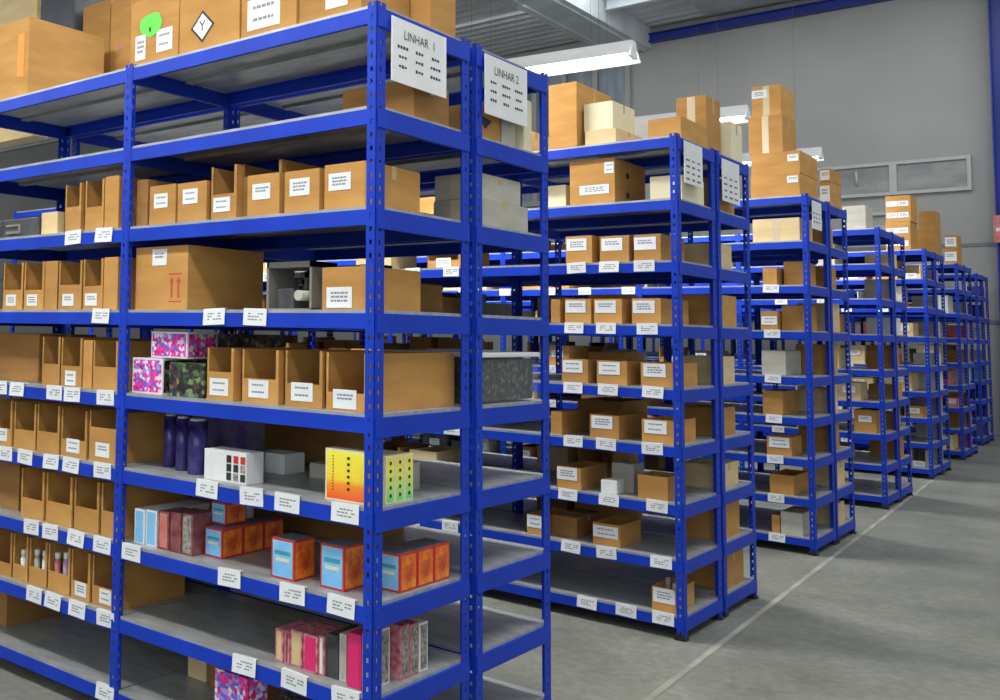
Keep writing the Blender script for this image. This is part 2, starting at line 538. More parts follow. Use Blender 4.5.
LL = ['white strip lamp nearest in view, over the aisle behind the second row', 'white strip lamp second in view, over the aisle behind the third row',
      'white strip lamp over the aisle behind the fourth row',
      'added white strip lamp over the aisle behind the nearest row', 'added white strip lamp in front of the nearest row, over its left bay',
      'added white strip lamp in front of the nearest row, nearest the camera', 'added white strip lamp behind the nearest row, further left one',
      'added white strip lamp behind the second row, further left one', 'added white strip lamp behind the third row, further left one',
      'added white strip lamp in front of the nearest row, far left', 'added white strip lamp behind the fourth row, further left one']
for i, (x, y) in enumerate(LAMPS):
    make_lamp(x, y, LAMP_Z, LL[i])

# ------------------------------------------------------------------ racks
LEGX, LEGY, TH, PITCHH = 0.034, 0.050, 0.0025, 0.0417


def leg_plate(mb, u0, fixed, axis, lg=None):
    """perforated strip: spans u0..u0+LEG in x (axis x) or y (axis y)"""
    def bx(a, b, z0, z1):
        if axis == 'x': mb.box(a, fixed, z0, b, fixed + TH, z1)
        else: mb.box(fixed, a, z0, fixed + TH, b, z1)
    LG = lg or (LEGX if axis == 'x' else LEGY)
    hw = 0.0048
    c = u0 + LG / 2
    bx(u0, c - hw, 0, H)
    bx(c + hw, u0 + LG, 0, H)
    z = 0.0
    while z < H - 0.02:
        z1 = min(z + PITCHH - 0.015, H)
        bx(c - hw, c + hw, z, z1)
        z += PITCHH


UP = {}
for sx in (-1, 1):          # +1: right end upright (legs go to the left), -1 left end
    for sy in (-1, 1):      # -1: front upright (side leg goes back), +1: rear
        mb = MB()
        leg_plate(mb, -LEGX if sx > 0 else 0, 0 if sy < 0 else -TH, 'x')
        leg_plate(mb, 0 if sy < 0 else -LEGY, -TH if sx > 0 else 0, 'y')
        UP[(sx, sy)] = mb.mesh('upright', M['blue'])
for sy in (-1, 1):          # shared upright in the middle of a run
    mb = MB()
    leg_plate(mb, -LEGX - 0.004, 0 if sy < 0 else -TH, 'x')
    mb.box(-0.004, 0 if sy < 0 else -TH, 0, 0.006, TH if sy < 0 else 0, H)
    leg_plate(mb, 0 if sy < 0 else -0.024, -TH / 2, 'y', 0.024)
    UP[(0, sy)] = mb.mesh('upright', M['blue'])
FOOT = MB().box(-0.045, -0.005, 0, 0.008, 0.045, 0.012).box(-0.045, -0.005, 0.012, 0.005, 0.0, 0.03).mesh('foot', M['foot'])
FOOT_C = MB().box(-0.045, -0.005, 0, 0.045, 0.045, 0.012).mesh('foot', M['foot'])
BH = 0.048
BHS = 0.060
BT = 0.011
# long beam: pressed profile, origin at the right end, front face at y=0
bm_ = MB()
bm_.box(-W + 0.004, -0.004, -BT - BH, -0.004, 0.0, -BT).box(-W + 0.004, 0.0, -BT - 0.004, -0.004, 0.028, -BT)
bm_.box(-W + 0.004, 0.0, -BT - BH, -0.004, 0.012, -BT - BH + 0.003)
BEAM = bm_.mesh('beam', M['blue'])
sb = MB()
sb.box(0, 0.004, -BT - BHS, 0.004, D - 0.004, -BT).box(-0.022, 0.03, -BT - 0.004, 0.0, D - 0.03, -BT).box(-0.012, 0.03, -BT - BHS, 0.0, D - 0.03, -BT - BHS + 0.003)
SBEAM = sb.mesh('side_beam', M['blue'])
bd = MB()
bd.box(-W + 0.006, 0.001, -BT, -0.006, D - 0.001, 0.0)
bd.box(-W + 0.03, D / 2 - 0.02, -BT - 0.014, -0.03, D / 2 + 0.02, -BT)
BOARD = bd.mesh('shelf_board', M['steel'])


def tag_mesh(seed):
    rg = random.Random(seed)
    mb = MB()
    w, h = 0.104, 0.058
    mb.box(-w / 2, -0.0015, -h + 0.004, w / 2, 0.0, 0.004)
    mb.box(-w / 2, 0, 0.0025, w / 2, 0.012, 0.004)
    for k, zz in enumerate((-0.014, -0.024, -0.034)):
        x = -0.030
        while x < 0.028:
            l = rg.uniform(0.006, 0.014)
            if rg.random() < 0.8:
                mb.box(x, -0.0022, zz - 0.0022, x + l, -0.0015, zz + 0.0022, 1)
            x += l + 0.003
    return mb.mesh('price_label', [M['paper'], M['print']])


TAGS = [tag_mesh(i) for i in range(6)]
ORD = ['', 'first', 'second', 'third', 'fourth', 'fifth', 'sixth', 'seventh', 'eighth', 'ninth', 'tenth', 'eleventh', 'twelfth', 'thirteenth', 'fourteenth']
ROWN = ['', 'nearest row', 'second row', 'third row', 'fourth row', 'fifth row', 'sixth row', 'farthest row']
RACK = {}


def make_rack(row, side, bays):
    x0, yf = ROWX[row], ROWY[row] + (0 if side == 'A' else D + G)
    lab = ('blue boltless shelving rack facing the camera in the %s from the front' % ROWN[row]) if side == 'A' else \
          ('blue boltless shelving rack standing back to back behind the %s of shelves' % ROWN[row])
    if side == 'A':
        lab = {1: 'nearest blue shelving rack at left, two bays full of cartons and bins',
               7: 'blue shelving rack facing us in the small farthest row by the wall'}.get(row, 'blue shelving rack facing us, front rack of the %s of shelves' % ROWN[row])
    else:
        lab = 'blue shelving rack facing away, back half of the %s of shelves' % ROWN[row]
    t = thing('shelving_rack', lab, 'shelf', (x0, yf, 0), 0, 'blue shelving racks in back to back rows')
    for k in range(bays + 1):
        sx = 1 if k == 0 else (-1 if k == bays else 0)
        xx = -W * k
        for sy in (-1, 1):
            u = put('upright', UP[(sx, sy)], t, (xx, -0.0035 - TH if sy < 0 else D + TH, 0))
            if sx == 0:
                put('foot', FOOT_C, u, (0, 0, 0), (0, 0, 0 if sy < 0 else math.pi))
            elif sx == 1:
                put('foot', FOOT, u)
                if sy > 0: u.children[0].location = (0, -0.04, 0)
            else:
                f = put('foot', FOOT, u, (0.037, 0 if sy < 0 else -0.04, 0))
    for lv in range(1, 10):
        for k in range(bays):
            put('beam', BEAM, t, (-W * k, 0, Z[lv]))
            b2 = put('beam', BEAM, t, (-W * k - W, D, Z[lv]), (0, 0, math.pi))
            put('shelf_board', BOARD, t, (-W * k, 0, Z[lv]))
        for k in range(bays + 1):
            if k == 0: put('side_beam', SBEAM, t, (0.0, 0, Z[lv]))
            elif k == bays: put('side_beam', SBEAM, t, (-W * k, D, Z[lv]), (0, 0, math.pi))
            else: put('side_beam', SBEAM, t, (-W * k, 0, Z[lv]))
    RACK[(row, side)] = t
    return t


_tg = [0]


def tag(row, lv, px, side='A'):
    """price label on the front beam, centred on image column px"""
    t = RACK[(row, side)]
    yf = ROWY[row] - 0.006
    x = x_on(px, yf, Z[lv] - 0.02) - ROWX[row]
    _tg[0] += 1
    rg = random.Random(_tg[0] * 7)
    put('price_label', TAGS[_tg[0] % 6], t, (x, -0.0048, Z[lv]), (rg.uniform(-0.10, 0.02), rg.uniform(-0.05, 0.05), 0))


def tag_x(row, lv, x, side='A'):
    t = RACK[(row, side)]
    _tg[0] += 1
    put('price_label', TAGS[_tg[0] % 6], t, (x, -0.0048, Z[lv]))


for row in range(1, 8):
    make_rack(row, 'A', BAYS_A[row])
    make_rack(row, 'B', BAYS_B[row])

near_tags = {3: [73, 104], 4: [101, 214, 255], 5: [0, 17, 54, 72, 105], 6: [5, 25, 51, 71, 102, 207, 251, 287, 345],
             7: [31, 50, 76, 102, 131, 229, 292, 341], 8: [34, 53, 77, 105, 244, 294, 345], 9: [105]}
for lv, ps in near_tags.items():
    for p in ps: tag(1, lv, p)
r2t = {3: [576, 609, 644], 4: [574, 606, 647], 5: [573, 608, 653], 6: [573, 606, 652], 7: [568, 609, 657], 8: [571, 606, 661], 9: [587, 626, 663]}
for lv, ps in r2t.items():
    for p in ps: tag(2, lv, p)
for lv in range(3, 10):
    for k in range(1, 4):
        for q in (0.12, 0.36, 0.62, 0.88):
            tag_x(2, lv, -W * k - W * q + 0.03 * math.sin(lv * 5 + k * 3 + q * 9))
    tag(3, lv, 771 + (lv - 3))
    for q in (1.25, 1.6, 1.9, 2.3, 2.7, 3.1): tag_x(3, lv, -q)
    for q in (0.45, 0.8):
        tag_x(4, lv, -q - 0.05 * (lv % 3))
        tag_x(5, lv, -q + 0.04 * (lv % 2))

# ------------------------------------------------------------------ cartons and bins
ITEMS = []     # (object, row, side, level, look)
CATS = {}


def reg(o, row, side, lv, look, cat, group):
    o['category'] = cat
    if group: o['group'] = group
    ITEMS.append((o, row, side, lv, look))
    return o


def label_child(t, w, d, cx, cz, lw, lh, seed, name='paper_label', faces=True, ang=0.0):
    rg = random.Random(seed)
    mb = MB()
    mb.box(-lw / 2, -0.0014, -lh / 2, lw / 2, 0, lh / 2)
    zz = lh * 0.22
    while zz > -lh * 0.34:
        x = -lw * 0.32
        while x < lw * 0.26:
            l = rg.uniform(0.06, 0.16) * lw
            mb.box(x, -0.002, zz - lh * 0.05, x + l, -0.0014, zz + lh * 0.05, 1)
            x += l + lw * 0.03
        zz -= lh * 0.19 if rg.random() < 0.6 else lh * 0.4
    return put(name, mb.mesh(name, [M['paper'], M['print']]), t, (cx, -d / 2 - 0.0008, cz), (0, ang, 0))


def carton_body(w, d, h, kind, hf=None):
    T = 0.004
    mb = MB()
    if kind == 'closed':
        mb.box(-w / 2, -d / 2, 0, w / 2, d / 2, h, 0, 0.002)
        # outer top flaps meeting along the middle, with folded edges
        mb.box(-w / 2 + 0.002, -d / 2 + 0.001, h, w / 2 - 0.002, -0.002, h + 0.003)
        mb.box(-w / 2 + 0.002, 0.002, h, w / 2 - 0.002, d / 2 - 0.001, h + 0.003)
    elif kind == 'open':
        mb.box(-w / 2, -d / 2, 0, w / 2, d / 2, T)
        mb.box(-w / 2, -d / 2, T, w / 2, -d / 2 + T, h)
        mb.box(-w / 2, d / 2 - T, T, w / 2, d / 2, h)
        mb.box(-w / 2, -d / 2 + T, T, -w / 2 + T, d / 2 - T, h)
        mb.box(w / 2 - T, -d / 2 + T, T, w / 2, d / 2 - T, h)
    else:   # picking bin with a low front
        hf = hf or h * 0.35
        s = min(0.012, w * 0.14)
        mb.box(-w / 2, -d / 2, 0, w / 2, d / 2, T)
        mb.box(-w / 2, -d / 2, T, w / 2, -d / 2 + T, hf)
        mb.box(-w / 2, -d / 2, hf, -w / 2 + s, -d / 2 + T, h)
        mb.box(w / 2 - s, -d / 2, hf, w / 2, -d / 2 + T, h)
        mb.box(-w / 2, d / 2 - T, T, w / 2, d / 2, h)
        mb.box(-w / 2, -d / 2 + T, T, -w / 2 + T, d / 2 - T, h)
        mb.box(w / 2 - T, -d / 2 + T, T, w / 2, d / 2 - T, h)
        mb.box(-w / 2, -d / 2 + 0.0, T, -w / 2 + T, -d / 2 + 0.004, h)
    return mb


GROUPS = {'closed': 'closed cartons on the shelves', 'open': 'open topped cartons on the shelves', 'bin': 'low fronted cardboard bins on the shelves'}
NAMES = {'closed': 'carton', 'open': 'open_carton', 'bin': 'picking_bin'}
LOOKS = {'closed': 'closed cardboard carton', 'open': 'open cardboard carton', 'bin': 'open front cardboard bin'}
_seed = [0]
FW = {'salmon': 'pinkish ', 'lilac': 'lilac ', 'blue_card': 'light blue ', 'violet': 'violet ', 'dark_plastic': 'black ', 'charcoal': 'charcoal ', 'card': '', 'card_dark': 'dark ', 'card_pale': 'pale ', 'card_grey': 'grey ', 'cream': 'cream ', 'white': 'white '}


def carton(row, side, lv, x, yfront, w, d, h, kind='closed', mat='card', lab=None, hf=None, rz=0.0, base=0.0, look=None, tape=None, extra=None, labs=(0.5, 0.6)):
    """lab: None or (fraction across, fraction up, label width m, height m)"""
    if lv > 1: h = min(h, Z[lv - 1] - Z[lv] - 0.082 - base)
    _seed[0] += 1
    lx = look or ((FW.get(mat, '') + LOOKS[kind]).strip() + (' with white label' if lab else ''))
    t = thing(NAMES[kind], '', 'box', (x, yfront + d / 2, Z[lv] + base + 0.0005), rz)
    carton_body(w, d, h, kind, hf).build('body', M[mat], t)
    if tape or (tape is None and kind == 'closed' and w > 0.14):
        tw = 0.024
        tb = MB().box(-w / 2 + 0.003, -tw / 2, h + 0.003, w / 2 - 0.003, tw / 2, h + 0.0042)
        tb.box(-w / 2 - 0.0008, -tw / 2, h * 0.72, -w / 2, tw / 2, h + 0.003).box(w / 2, -tw / 2, h * 0.72, w / 2 + 0.0008, tw / 2, h + 0.003)
        tb.build('tape', M['tape'], t)
    if tape == 'front':
        MB().box(-0.022, -d / 2 - 0.0008, 0.002, 0.022, -d / 2, h + 0.001).build('tape_strip', M['tape_clear'], t)
    if lab:
        ls = lab if isinstance(lab, list) else [lab]
        for q, (fx, fz, lw, lh) in enumerate(ls):
            lh = min(lh, h * 0.8)
            zc = min(max(fz * h, lh / 2 + 0.006), h - lh / 2 - 0.004)
            lw2 = min(lw, w * 0.92) / 2
            label_child(t, w, d, max(-w / 2 + lw2 + 0.002, min(w / 2 - lw2 - 0.002, (fx - 0.5) * w)), zc, lw2 * 2, lh, _seed[0] * 3 + q)
    if extra: extra(t, w, d, h)
    reg(t, row, side, lv, lx, 'box', GROUPS[kind])
    return t


def fit(row, lv, xl, xr, yt, inset=0.03, base=0.0, side='A'):
    """front face seen between image columns xl..xr with its top at image row yt -> centre x, front y, width, height"""
    yp = ROWY[row] + inset + (0 if side == 'A' else D + G)
    z0 = Z[lv] + base
    X0, X1 = x_on(xl, yp, z0), x_on(xr, yp, z0)
    h = on_y((xl + xr) / 2, yt, yp).z - z0
    if lv > 1:
        k = int((ROWX[row] - (X0 + X1) / 2) / W)
        X0, X1 = max(X0, ROWX[row] - W * (k + 1) + 0.008), min(X1, ROWX[row] - W * k - 0.008)
    X1 = min(X1, ROWX[row] - 0.007)
    return (X0 + X1) / 2, yp, X1 - X0, max(h, 0.02)


def pc(row, lv, xl, xr, yt, d=0.36, kind='closed', inset=0.03, base=0.0, side='A', **k):
    x, yp, w, h = fit(row, lv, xl, xr, yt, inset, base, side)
    if 'yf' in k:                       # image row of the low front edge
        k['hf'] = on_y((xl + xr) / 2, k.pop('yf'), yp).z - Z[lv] - base
    return carton(row, side, lv, x, yp, w, d, h, kind, base=base, **k)


LB = (0.5, 0.62, 0.085, 0.06)
LM = (0.5, 0.25, 0.085, 0.05)


# ---- things printed or stuck on particular cartons
def flat_patch(name, mat, t, cx, cz, w, h, d, face='front', wd=0.0, ang=0.0):
    if face == 'front':
        return MB().box(-w / 2, -0.0012, -h / 2, w / 2, 0, h / 2).build(name, mat, t, (cx, -d / 2 - 0.0012, cz))
    return MB().box(0, -w / 2, -h / 2, 0.0012, w / 2, h / 2).build(name, mat, t, (wd / 2 + 0.0008, cx, cz))


def ex_arrows(t, w, d, h):
    mb = MB()
    y = -d / 2 - 0.001
    cx = w * 0.27
    z0, z1 = h * 0.12, h * 0.55
    mb.box(cx - 0.035, y, z0, cx + 0.035, y + 0.0008, z0 + 0.004).box(cx - 0.035, y, z1, cx + 0.035, y + 0.0008, z1 + 0.004)
    for s in (-1, 1):
        mb.box(cx + s * 0.018 - 0.004, y, z0 + 0.015, cx + s * 0.018 + 0.004, y + 0.0008, z1 - 0.03)
        c = cx + s * 0.018
        mb.quad([(c - 0.012, y, z1 - 0.03), (c + 0.012, y, z1 - 0.03), (c, y, z1 - 0.008)])
    mb.build('printed_arrows', M['red_ink'], t)


def ex_diamond(t, w, d, h):
    cx, cz, s = -w * 0.10, h * 0.43, 0.062
    y = -d / 2 - 0.001
    g = MB()
    g.quad([(cx - s, y, cz), (cx, y, cz - s), (cx + s, y, cz), (cx, y, cz + s)], 0)
    y2 = y - 0.0007
    s2 = s * 0.80
    g.quad([(cx - s2, y2, cz), (cx, y2, cz - s2), (cx + s2, y2, cz), (cx, y2, cz + s2)], 1)
    add_text(g, 'Y', 0.055, lambda a, b: (cx + a, y2 - 0.0006, cz + b), 0)
    g.build('diamond_sticker', [M['ink'], M['white']], t)


def ex_green(t, w, d, h):
    mb = MB()
    cx, cz = -0.01, h * 0.62
    rg = random.Random(4)
    pts = []
    for k in range(14):
        a = 2 * math.pi * k / 14
        r = rg.uniform(0.042, 0.062)
        pts.append((cx + math.cos(a) * r * 1.25, -d / 2 - 0.003, cz + math.sin(a) * r))
    mb.quad(pts)
    mb.build('green_sticker', M['green'], t)
    flat_patch('ink_mark', M['ink'], t, cx - 0.01, cz - 0.02, 0.010, 0.018, d + 0.006)


def ex_orange(t, w, d, h):
    flat_patch('orange_sticker', M['orange'], t, w * 0.40, h * 0.55, 0.05, 0.20, d)


def ex_triangle(t, w, d, h):
    x = w / 2 + 0.001
    MB().quad([(x, -0.09, h * 0.72), (x, 0.03, h * 0.60), (x, -0.02, h * 0.30)]).build('printed_triangle', M['ink'], t)


def ex_marks(t, w, d, h):
    x = w / 2 + 0.001
    mb = MB()
    mb.box(x - .0005, -0.06, h * 0.62, x + 0.0006, -0.02, h * 0.74).box(x - .0005, -0.06, h * 0.18, x + 0.0006, -0.02, h * 0.30)
    mb.build('printed_marks', M['ink'], t)


def contents(mat, fr=0.75, n=5, seed=1):
    def f(t, w, d, h):
        rg = random.Random(seed)
        mb = MB()
        for k in range(n):
            bw, bd_, bh = w * rg.uniform(0.18, 0.32), d * rg.uniform(0.15, 0.3), h * fr * rg.uniform(0.5, 1)
            cx, cy = rg.uniform(-w / 2 + bw / 2 + 0.006, w / 2 - bw / 2 - 0.006), -d / 2 + 0.02 + bd_ / 2 + (k / n) * (d * 0.6)
            mb.tube((cx, cy, 0.005), (cx, cy, bh), bw * 0.35, bw * 0.3, 8)
        mb.build('packed_goods', mat, t)
    return f


# =============== nearest row, front rack, right bay ===============
# on the top shelf
pc(1, 1, -40, 27, 29, d=0.44, inset=0.06, kind='open', look='open brown carton with orange sticker', extra=ex_orange, lab=(0.2, 0.45, 0.09, 0.07), mat='card')
pc(1, 1, -30, 33, -60, d=0.10, kind='closed', inset=0.60, side='A', look='big yellowish carton', mat='card_pale')
pc(1, 1, 80, 107, 5, d=0.22, inset=0.60, kind='closed', mat='card', look='tan carton standing in pair')
pc(1, 1, 108, 131, 1, d=0.22, inset=0.60, kind='closed', mat='card', look='narrow tan carton with faint pink stamp',
   extra=lambda t, w, d, h: flat_patch('pink_stamp', M['salmon'], t, 0, h * 0.6, 0.03, 0.03, d))
pc(1, 1, 130, 178, -2, d=0.34, inset=0.06, kind='closed', mat='card', look='carton with bright green sticker', lab=[(0.22, 0.32, 0.06, 0.10), (0.72, 0.35, 0.09, 0.09)], extra=ex_green)
pc(1, 1, 179, 239, -8, d=0.36, inset=0.03, kind='closed', mat='card', look='carton with black diamond Y sticker', extra=ex_diamond)
pc(1, 1, 241, 296, -55, d=0.36, inset=0.03, kind='closed', mat='card', look='carton with large white shipping label', lab=[(0.42, 0.26, 0.15, 0.11)])
pc(1, 1, 299, 361, -62, d=0.28, inset=0.04, kind='closed', mat='card', look='carton with small white label', lab=(0.62, 0.24, 0.09, 0.06))
carton(1, 'A', 1, -0.135, 0.335, 0.23, 0.165, 0.30, 'closed', 'card', look='brown carton at the open end')
# dark case lying further back on the top shelf
cx_, cy_, cw_, ch_ = fit(1, 1, 36, 70, -50, 0.56)
t = thing('equipment_case', '', 'case', (cx_, cy_ + 0.12, Z[1]))
MB().box(-cw_ / 2, -0.12, 0, cw_ / 2, 0.12, ch_, 0, 0.012).build('body', M['charcoal'], t)
MB().box(-0.05, -0.03, ch_, -0.04, 0.03, ch_ + 0.03).box(0.04, -0.03, ch_, 0.05, 0.03, ch_ + 0.03).box(-0.05, -0.03, ch_ + 0.03, 0.05, 0.03, ch_ + 0.04).build('handle', M['grey_plastic'], t)
reg(t, 1, 'B', 1, 'charcoal case with handle', 'case', None)

# second shelf, right end
carton(1, 'A', 2, -0.17, 0.245, 0.29, 0.22, 0.13, 'closed', 'card_dark', look='low dark brown carton under the sign')

# third shelf
for (xl, xr, yt, kind, kw) in [
    (131, 147, 181, 'closed', dict(mat='card_dark')),
    (149, 175, 186, 'closed', dict(lab=(0.45, 0.62, 0.075, 0.055))),
    (177, 206, 183, 'closed', dict(lab=(0.45, 0.66, 0.078, 0.055))),
    (210, 236, 166, 'bin', dict(yf=194, lab=(0.45, 0.28, 0.082, 0.052))),
    (241, 281, 162, 'bin', dict(yf=175, mat='card_dark', lab=None)),
    (284, 319, 171, 'closed', dict(lab=(0.45, 0.62, 0.085, 0.058))),
    (324, 366, 164, 'closed', dict(lab=(0.38, 0.62, 0.088, 0.056)))]:
    inset = 0.03
    pc(1, 3, xl, xr, yt, d=(0.31 if xl == 324 else 0.33), kind=kind, inset=(0.06 if xl == 241 else inset), **kw)
# small labelled box standing in front of the tall bin
t = pc(1, 3, 247, 279, 175, d=0.026, kind='closed', inset=0.031, lab=(0.45, 0.60, 0.082, 0.055), look='thin labelled carton leaning before a tall bin', tape=False)

# fourth shelf
pc(1, 4, 134, 187, 246, d=0.42, kind='open', look='large open carton with red arrows', lab=(0.47, 0.83, 0.08, 0.062), extra=ex_arrows, inset=0.035)
pc(1, 4, 322, 366, 267, d=0.31, kind='open', lab=(0.40, 0.28, 0.10, 0.066), extra=contents(M['cream'], 1.12, 6, 3), look='labelled open carton holding cream packs')

# fifth shelf
for (xl, xr, yt, yf, lz) in [(206, 233, 348, 372, .25), (241, 278, 350, 379, .27), (284, 322, 351, 384, .27), (325, 367, 353, 393, .2)]:
    pc(1, 5, xl, xr, yt, d=(0.515 if xl == 325 else 0.40), kind='bin', yf=yf, lab=(0.48, lz, 0.090, 0.060),
       extra=(contents(M['violet_dark'], 0.5, 4, xl) if xl == 206 else None))

def printed_box(row, lv, xl, xr, yt, d, mats, look, inset=0.03, base=0.0, name='printed_box', extra=None, group=None, hard=None):
    x, yp, w, h = fit(row, lv, xl, xr, yt, inset, base)
    return printed_at(row, lv, x, yp, w, d, h, mats, look, base, name, extra, group)


def printed_at(row, lv, x, yp, w, d, h, mats, look, base=0.0, name='printed_box', extra=None, group=None, side='A'):
    """mats: (body, front face, right face)"""
    if lv > 1: h = min(h, Z[lv - 1] - Z[lv] - 0.082 - base)
    t = thing(name, '', 'box', (x, yp + d / 2, Z[lv] + base + 0.0005))
    MB().box(-w / 2, -d / 2, 0, w / 2, d / 2, h, 0, 0.0015).build('body', M[mats[0]], t)
    e = 0.007
    if len(mats) > 1 and mats[1]:
        MB().box(-w / 2 + e, -0.001, e, w / 2 - e, 0, h - e).build('front_panel', M[mats[1]], t, (0, -d / 2, 0))
    if len(mats) > 2 and mats[2]:
        MB().box(0, -d / 2 + e, e, 0.001, d / 2 - e, h - e).build('side_panel', M[mats[2]], t, (w / 2, 0, 0))
    if extra: extra(t, w, d, h)
    reg(t, row, side, lv, look, 'box', group)
    return t


gf = 'floral gift boxes on the fifth shelf'
printed_box(1, 5, 127, 162, 358, 0.16, ('white', 'floral', 'floral_dark'), 'pink floral gift box at the front', group=gf)
printed_box(1, 5, 169, 203, 363, 0.19, ('floral_dark', None, None), 'dark leafy patterned gift box', group=gf)
hb_ = fit(1, 5, 127, 162, 358)[3]
printed_box(1, 5, 151, 187, 326, 0.16, ('white', 'floral', 'floral'), 'pink floral gift box stacked higher', base=hb_ + 0.003, inset=0.04, group=gf)
printed_box(1, 5, 192, 262, 334, 0.14, ('floral_dark', None, None), 'wide dark patterned box at the back', inset=0.36, group=gf)

# sixth shelf
def roll(row, lv, px, yt, r, inset, mat, look):
    x, yp, w, h = fit(row, lv, px - 4, px + 4, yt, inset)
    t = thing('foil_roll', '', 'roll', (x, yp, Z[lv] + 0.001))
    h = min(h, Z[lv - 1] - Z[lv] - 0.09)
    MB().tube((0, 0, 0.0), (0, 0, h), r, n=18).build('body', M[mat], t)
    MB().tube((0, 0, h), (0, 0, h + 0.008), r * 0.8, n=14).build('cap', M['white'], t)
    reg(t, row, 'A', lv, look, 'roll', 'violet foil rolls on the sixth shelf')
roll(1, 6, 170, 408, 0.026, 0.16, 'violet', 'slim violet foil roll')
roll(1, 6, 182, 409, 0.026, 0.12, 'violet', 'violet foil roll')
roll(1, 6, 197, 410, 0.036, 0.10, 'violet', 'thick blue violet foil roll')
printed_box(1, 6, 207, 246, 418, 0.10, ('violet_dark', None, None), 'dark violet box behind a white one', inset=0.22, name='violet_box')


def ex_squares(t, w, d, h):
    mats = [M['speckle'], M['red_card'], M['ink']]
    mb = MB()
    y = -d / 2 - 0.002
    s = w * 0.15
    for i in range(3):
        for j in range(3):
            cx, cz = w * (0.10 + 0.155 * i * 1.05), h * (0.20 + 0.28 * j)
            mi = 1 if (j == 2 and i > 0) else (2 if (i + j) % 2 == 0 or i == 0 else 0)
            mb.box(cx - s * 0.36, y, cz - s * 0.42, cx + s * 0.36, y + 0.001, cz + s * 0.42, mi)
    mb.build('colour_squares', mats, t)


printed_box(1, 6, 204, 246, 451, 0.09, ('white', None, None), 'white box printed with nine small squares', extra=ex_squares, inset=0.035)


def ex_glyphs(t, w, d, h):
    mb = MB()
    y = -d / 2 - 0.0022
    rg = random.Random(8)
    for k, cx in enumerate((-w * 0.30, w * 0.08)):
        z = h * 0.88
        while z > h * 0.22:
            s = 0.010 if k else 0.005
            mb.box(cx - s / 2, y, z - s, cx + s / 2, y + 0.0008, z - 0.002)
            z -= s * 1.9
    mb.build('column_print', M['ink'], t)


def ex_stripes(t, w, d, h):
    mb = MB()
    x = w / 2 + 0.0012
    for cy in (-d * 0.22, d * 0.10, d * 0.36):
        z = h * 0.92
        while z > h * 0.08:
            mb.box(x, cy - 0.006, z - 0.010, x + 0.0008, cy + 0.006, z)
            z -= 0.020
    mb.build('column_print', M['ink'], t)


g = 'yellow printed boxes on the sixth shelf'
printed_box(1, 6, 325, 366, 450, 0.045, ('cream', 'yellow_red', 'yellow_red'), 'yellow and orange box with black print', extra=ex_glyphs, inset=0.03, group=g)
for k in range(3):
    printed_at(1, 6, -0.085, 0.085 + k * 0.052, 0.135, 0.050, 0.148, ('cream', None, 'yellow_green'), 'yellow green box edge on, %s from the front' % ORD[k + 1], extra=ex_stripes if k == 9 else
               (lambda t, w, d, h: [MB().box(w / 2 + 0.0012, -0.005, z_, w / 2 + 0.002, 0.005, z_ + 0.010).build('print_mark', M['ink'], t) for z_ in (0.02, 0.045, 0.07, 0.095, 0.12)]), group=g)
carton(1, 'A', 6, -0.46, 0.36, 0.15, 0.12, 0.05, 'closed', 'card_grey')
carton(1, 'A', 6, -0.70, 0.33, 0.14, 0.12, 0.07, 'closed', 'white')
carton(1, 'A', 6, -0.24, 0.30, 0.24, 0.14, 0.09, 'closed', 'card_grey')

# seventh shelf
gs = 'slim coloured boxes in a row on the seventh shelf'
slim = [(134, 144, 'blue_card', 'light blue slim box, first in the row'), (145.5, 156, 'blue_card', 'light blue slim box, second in the row'), (158, 168, 'salmon', 'salmon slim box beside the blue ones'),
        (170, 180, 'maroon', 'maroon slim box next to the salmon one'), (181.5, 192, 'speckle', 'dark speckled slim box ending the row')]
for q, (a, b, mt, lk) in enumerate(slim):
    printed_box(1, 7, a, b, 509 + q * 1.2, (0.30, 0.28, 0.12, 0.12, 0.11)[q], ('white' if q < 2 else 'maroon', mt, None), lk, inset=0.04, group=gs)

go = 'orange and blue toy boxes on the seventh shelf'


def ex_motif(t, w, d, h):
    y = -d / 2 - 0.0018
    x = w / 2 + 0.0012
    MB().box(-w / 2 + 0.006, -d / 2 + 0.006, h, w / 2 - 0.006, d / 2 - 0.006, h + 0.001).build('top_panel', M['blue_grey'], t)
    MB().box(-w * 0.34, y, h * 0.60, w * 0.34, y + 0.0006, h * 0.70).build('blue_stripe', M['teal_card'], t)
    MB().box(-w * 0.28, y, h * 0.44, w * 0.28, y + 0.0006, h * 0.52).build('cream_stripe', M['cream'], t)
    # small round blot on the orange side
    n = 22
    pts = []
    for k in range(n):
        a = 2 * math.pi * k / n
        r = h * (0.16 + 0.09 * abs(math.sin(a * 1.5 + 0.6)))
        pts.append((x, math.cos(a) * r, h * 0.50 + math.sin(a) * r * 1.15))
    MB().quad(pts).build('printed_motif', M['orange_dark'], t)


def toy(x, y, look, base=0.0, w=0.098, d=0.108, h=0.118):
    printed_at(1, 7, x, y, w, d, h, ('red_card', 'blue_card', 'orange_card'), look, base, 'toy_box', ex_motif, go)


def toyp(xl, xr, yt, look, inset, base=0.0, d=0.108):
    x, yp, w, h = fit(1, 7, xl, xr, yt, inset, base)
    toy(x, yp, look, base, w, d, h)


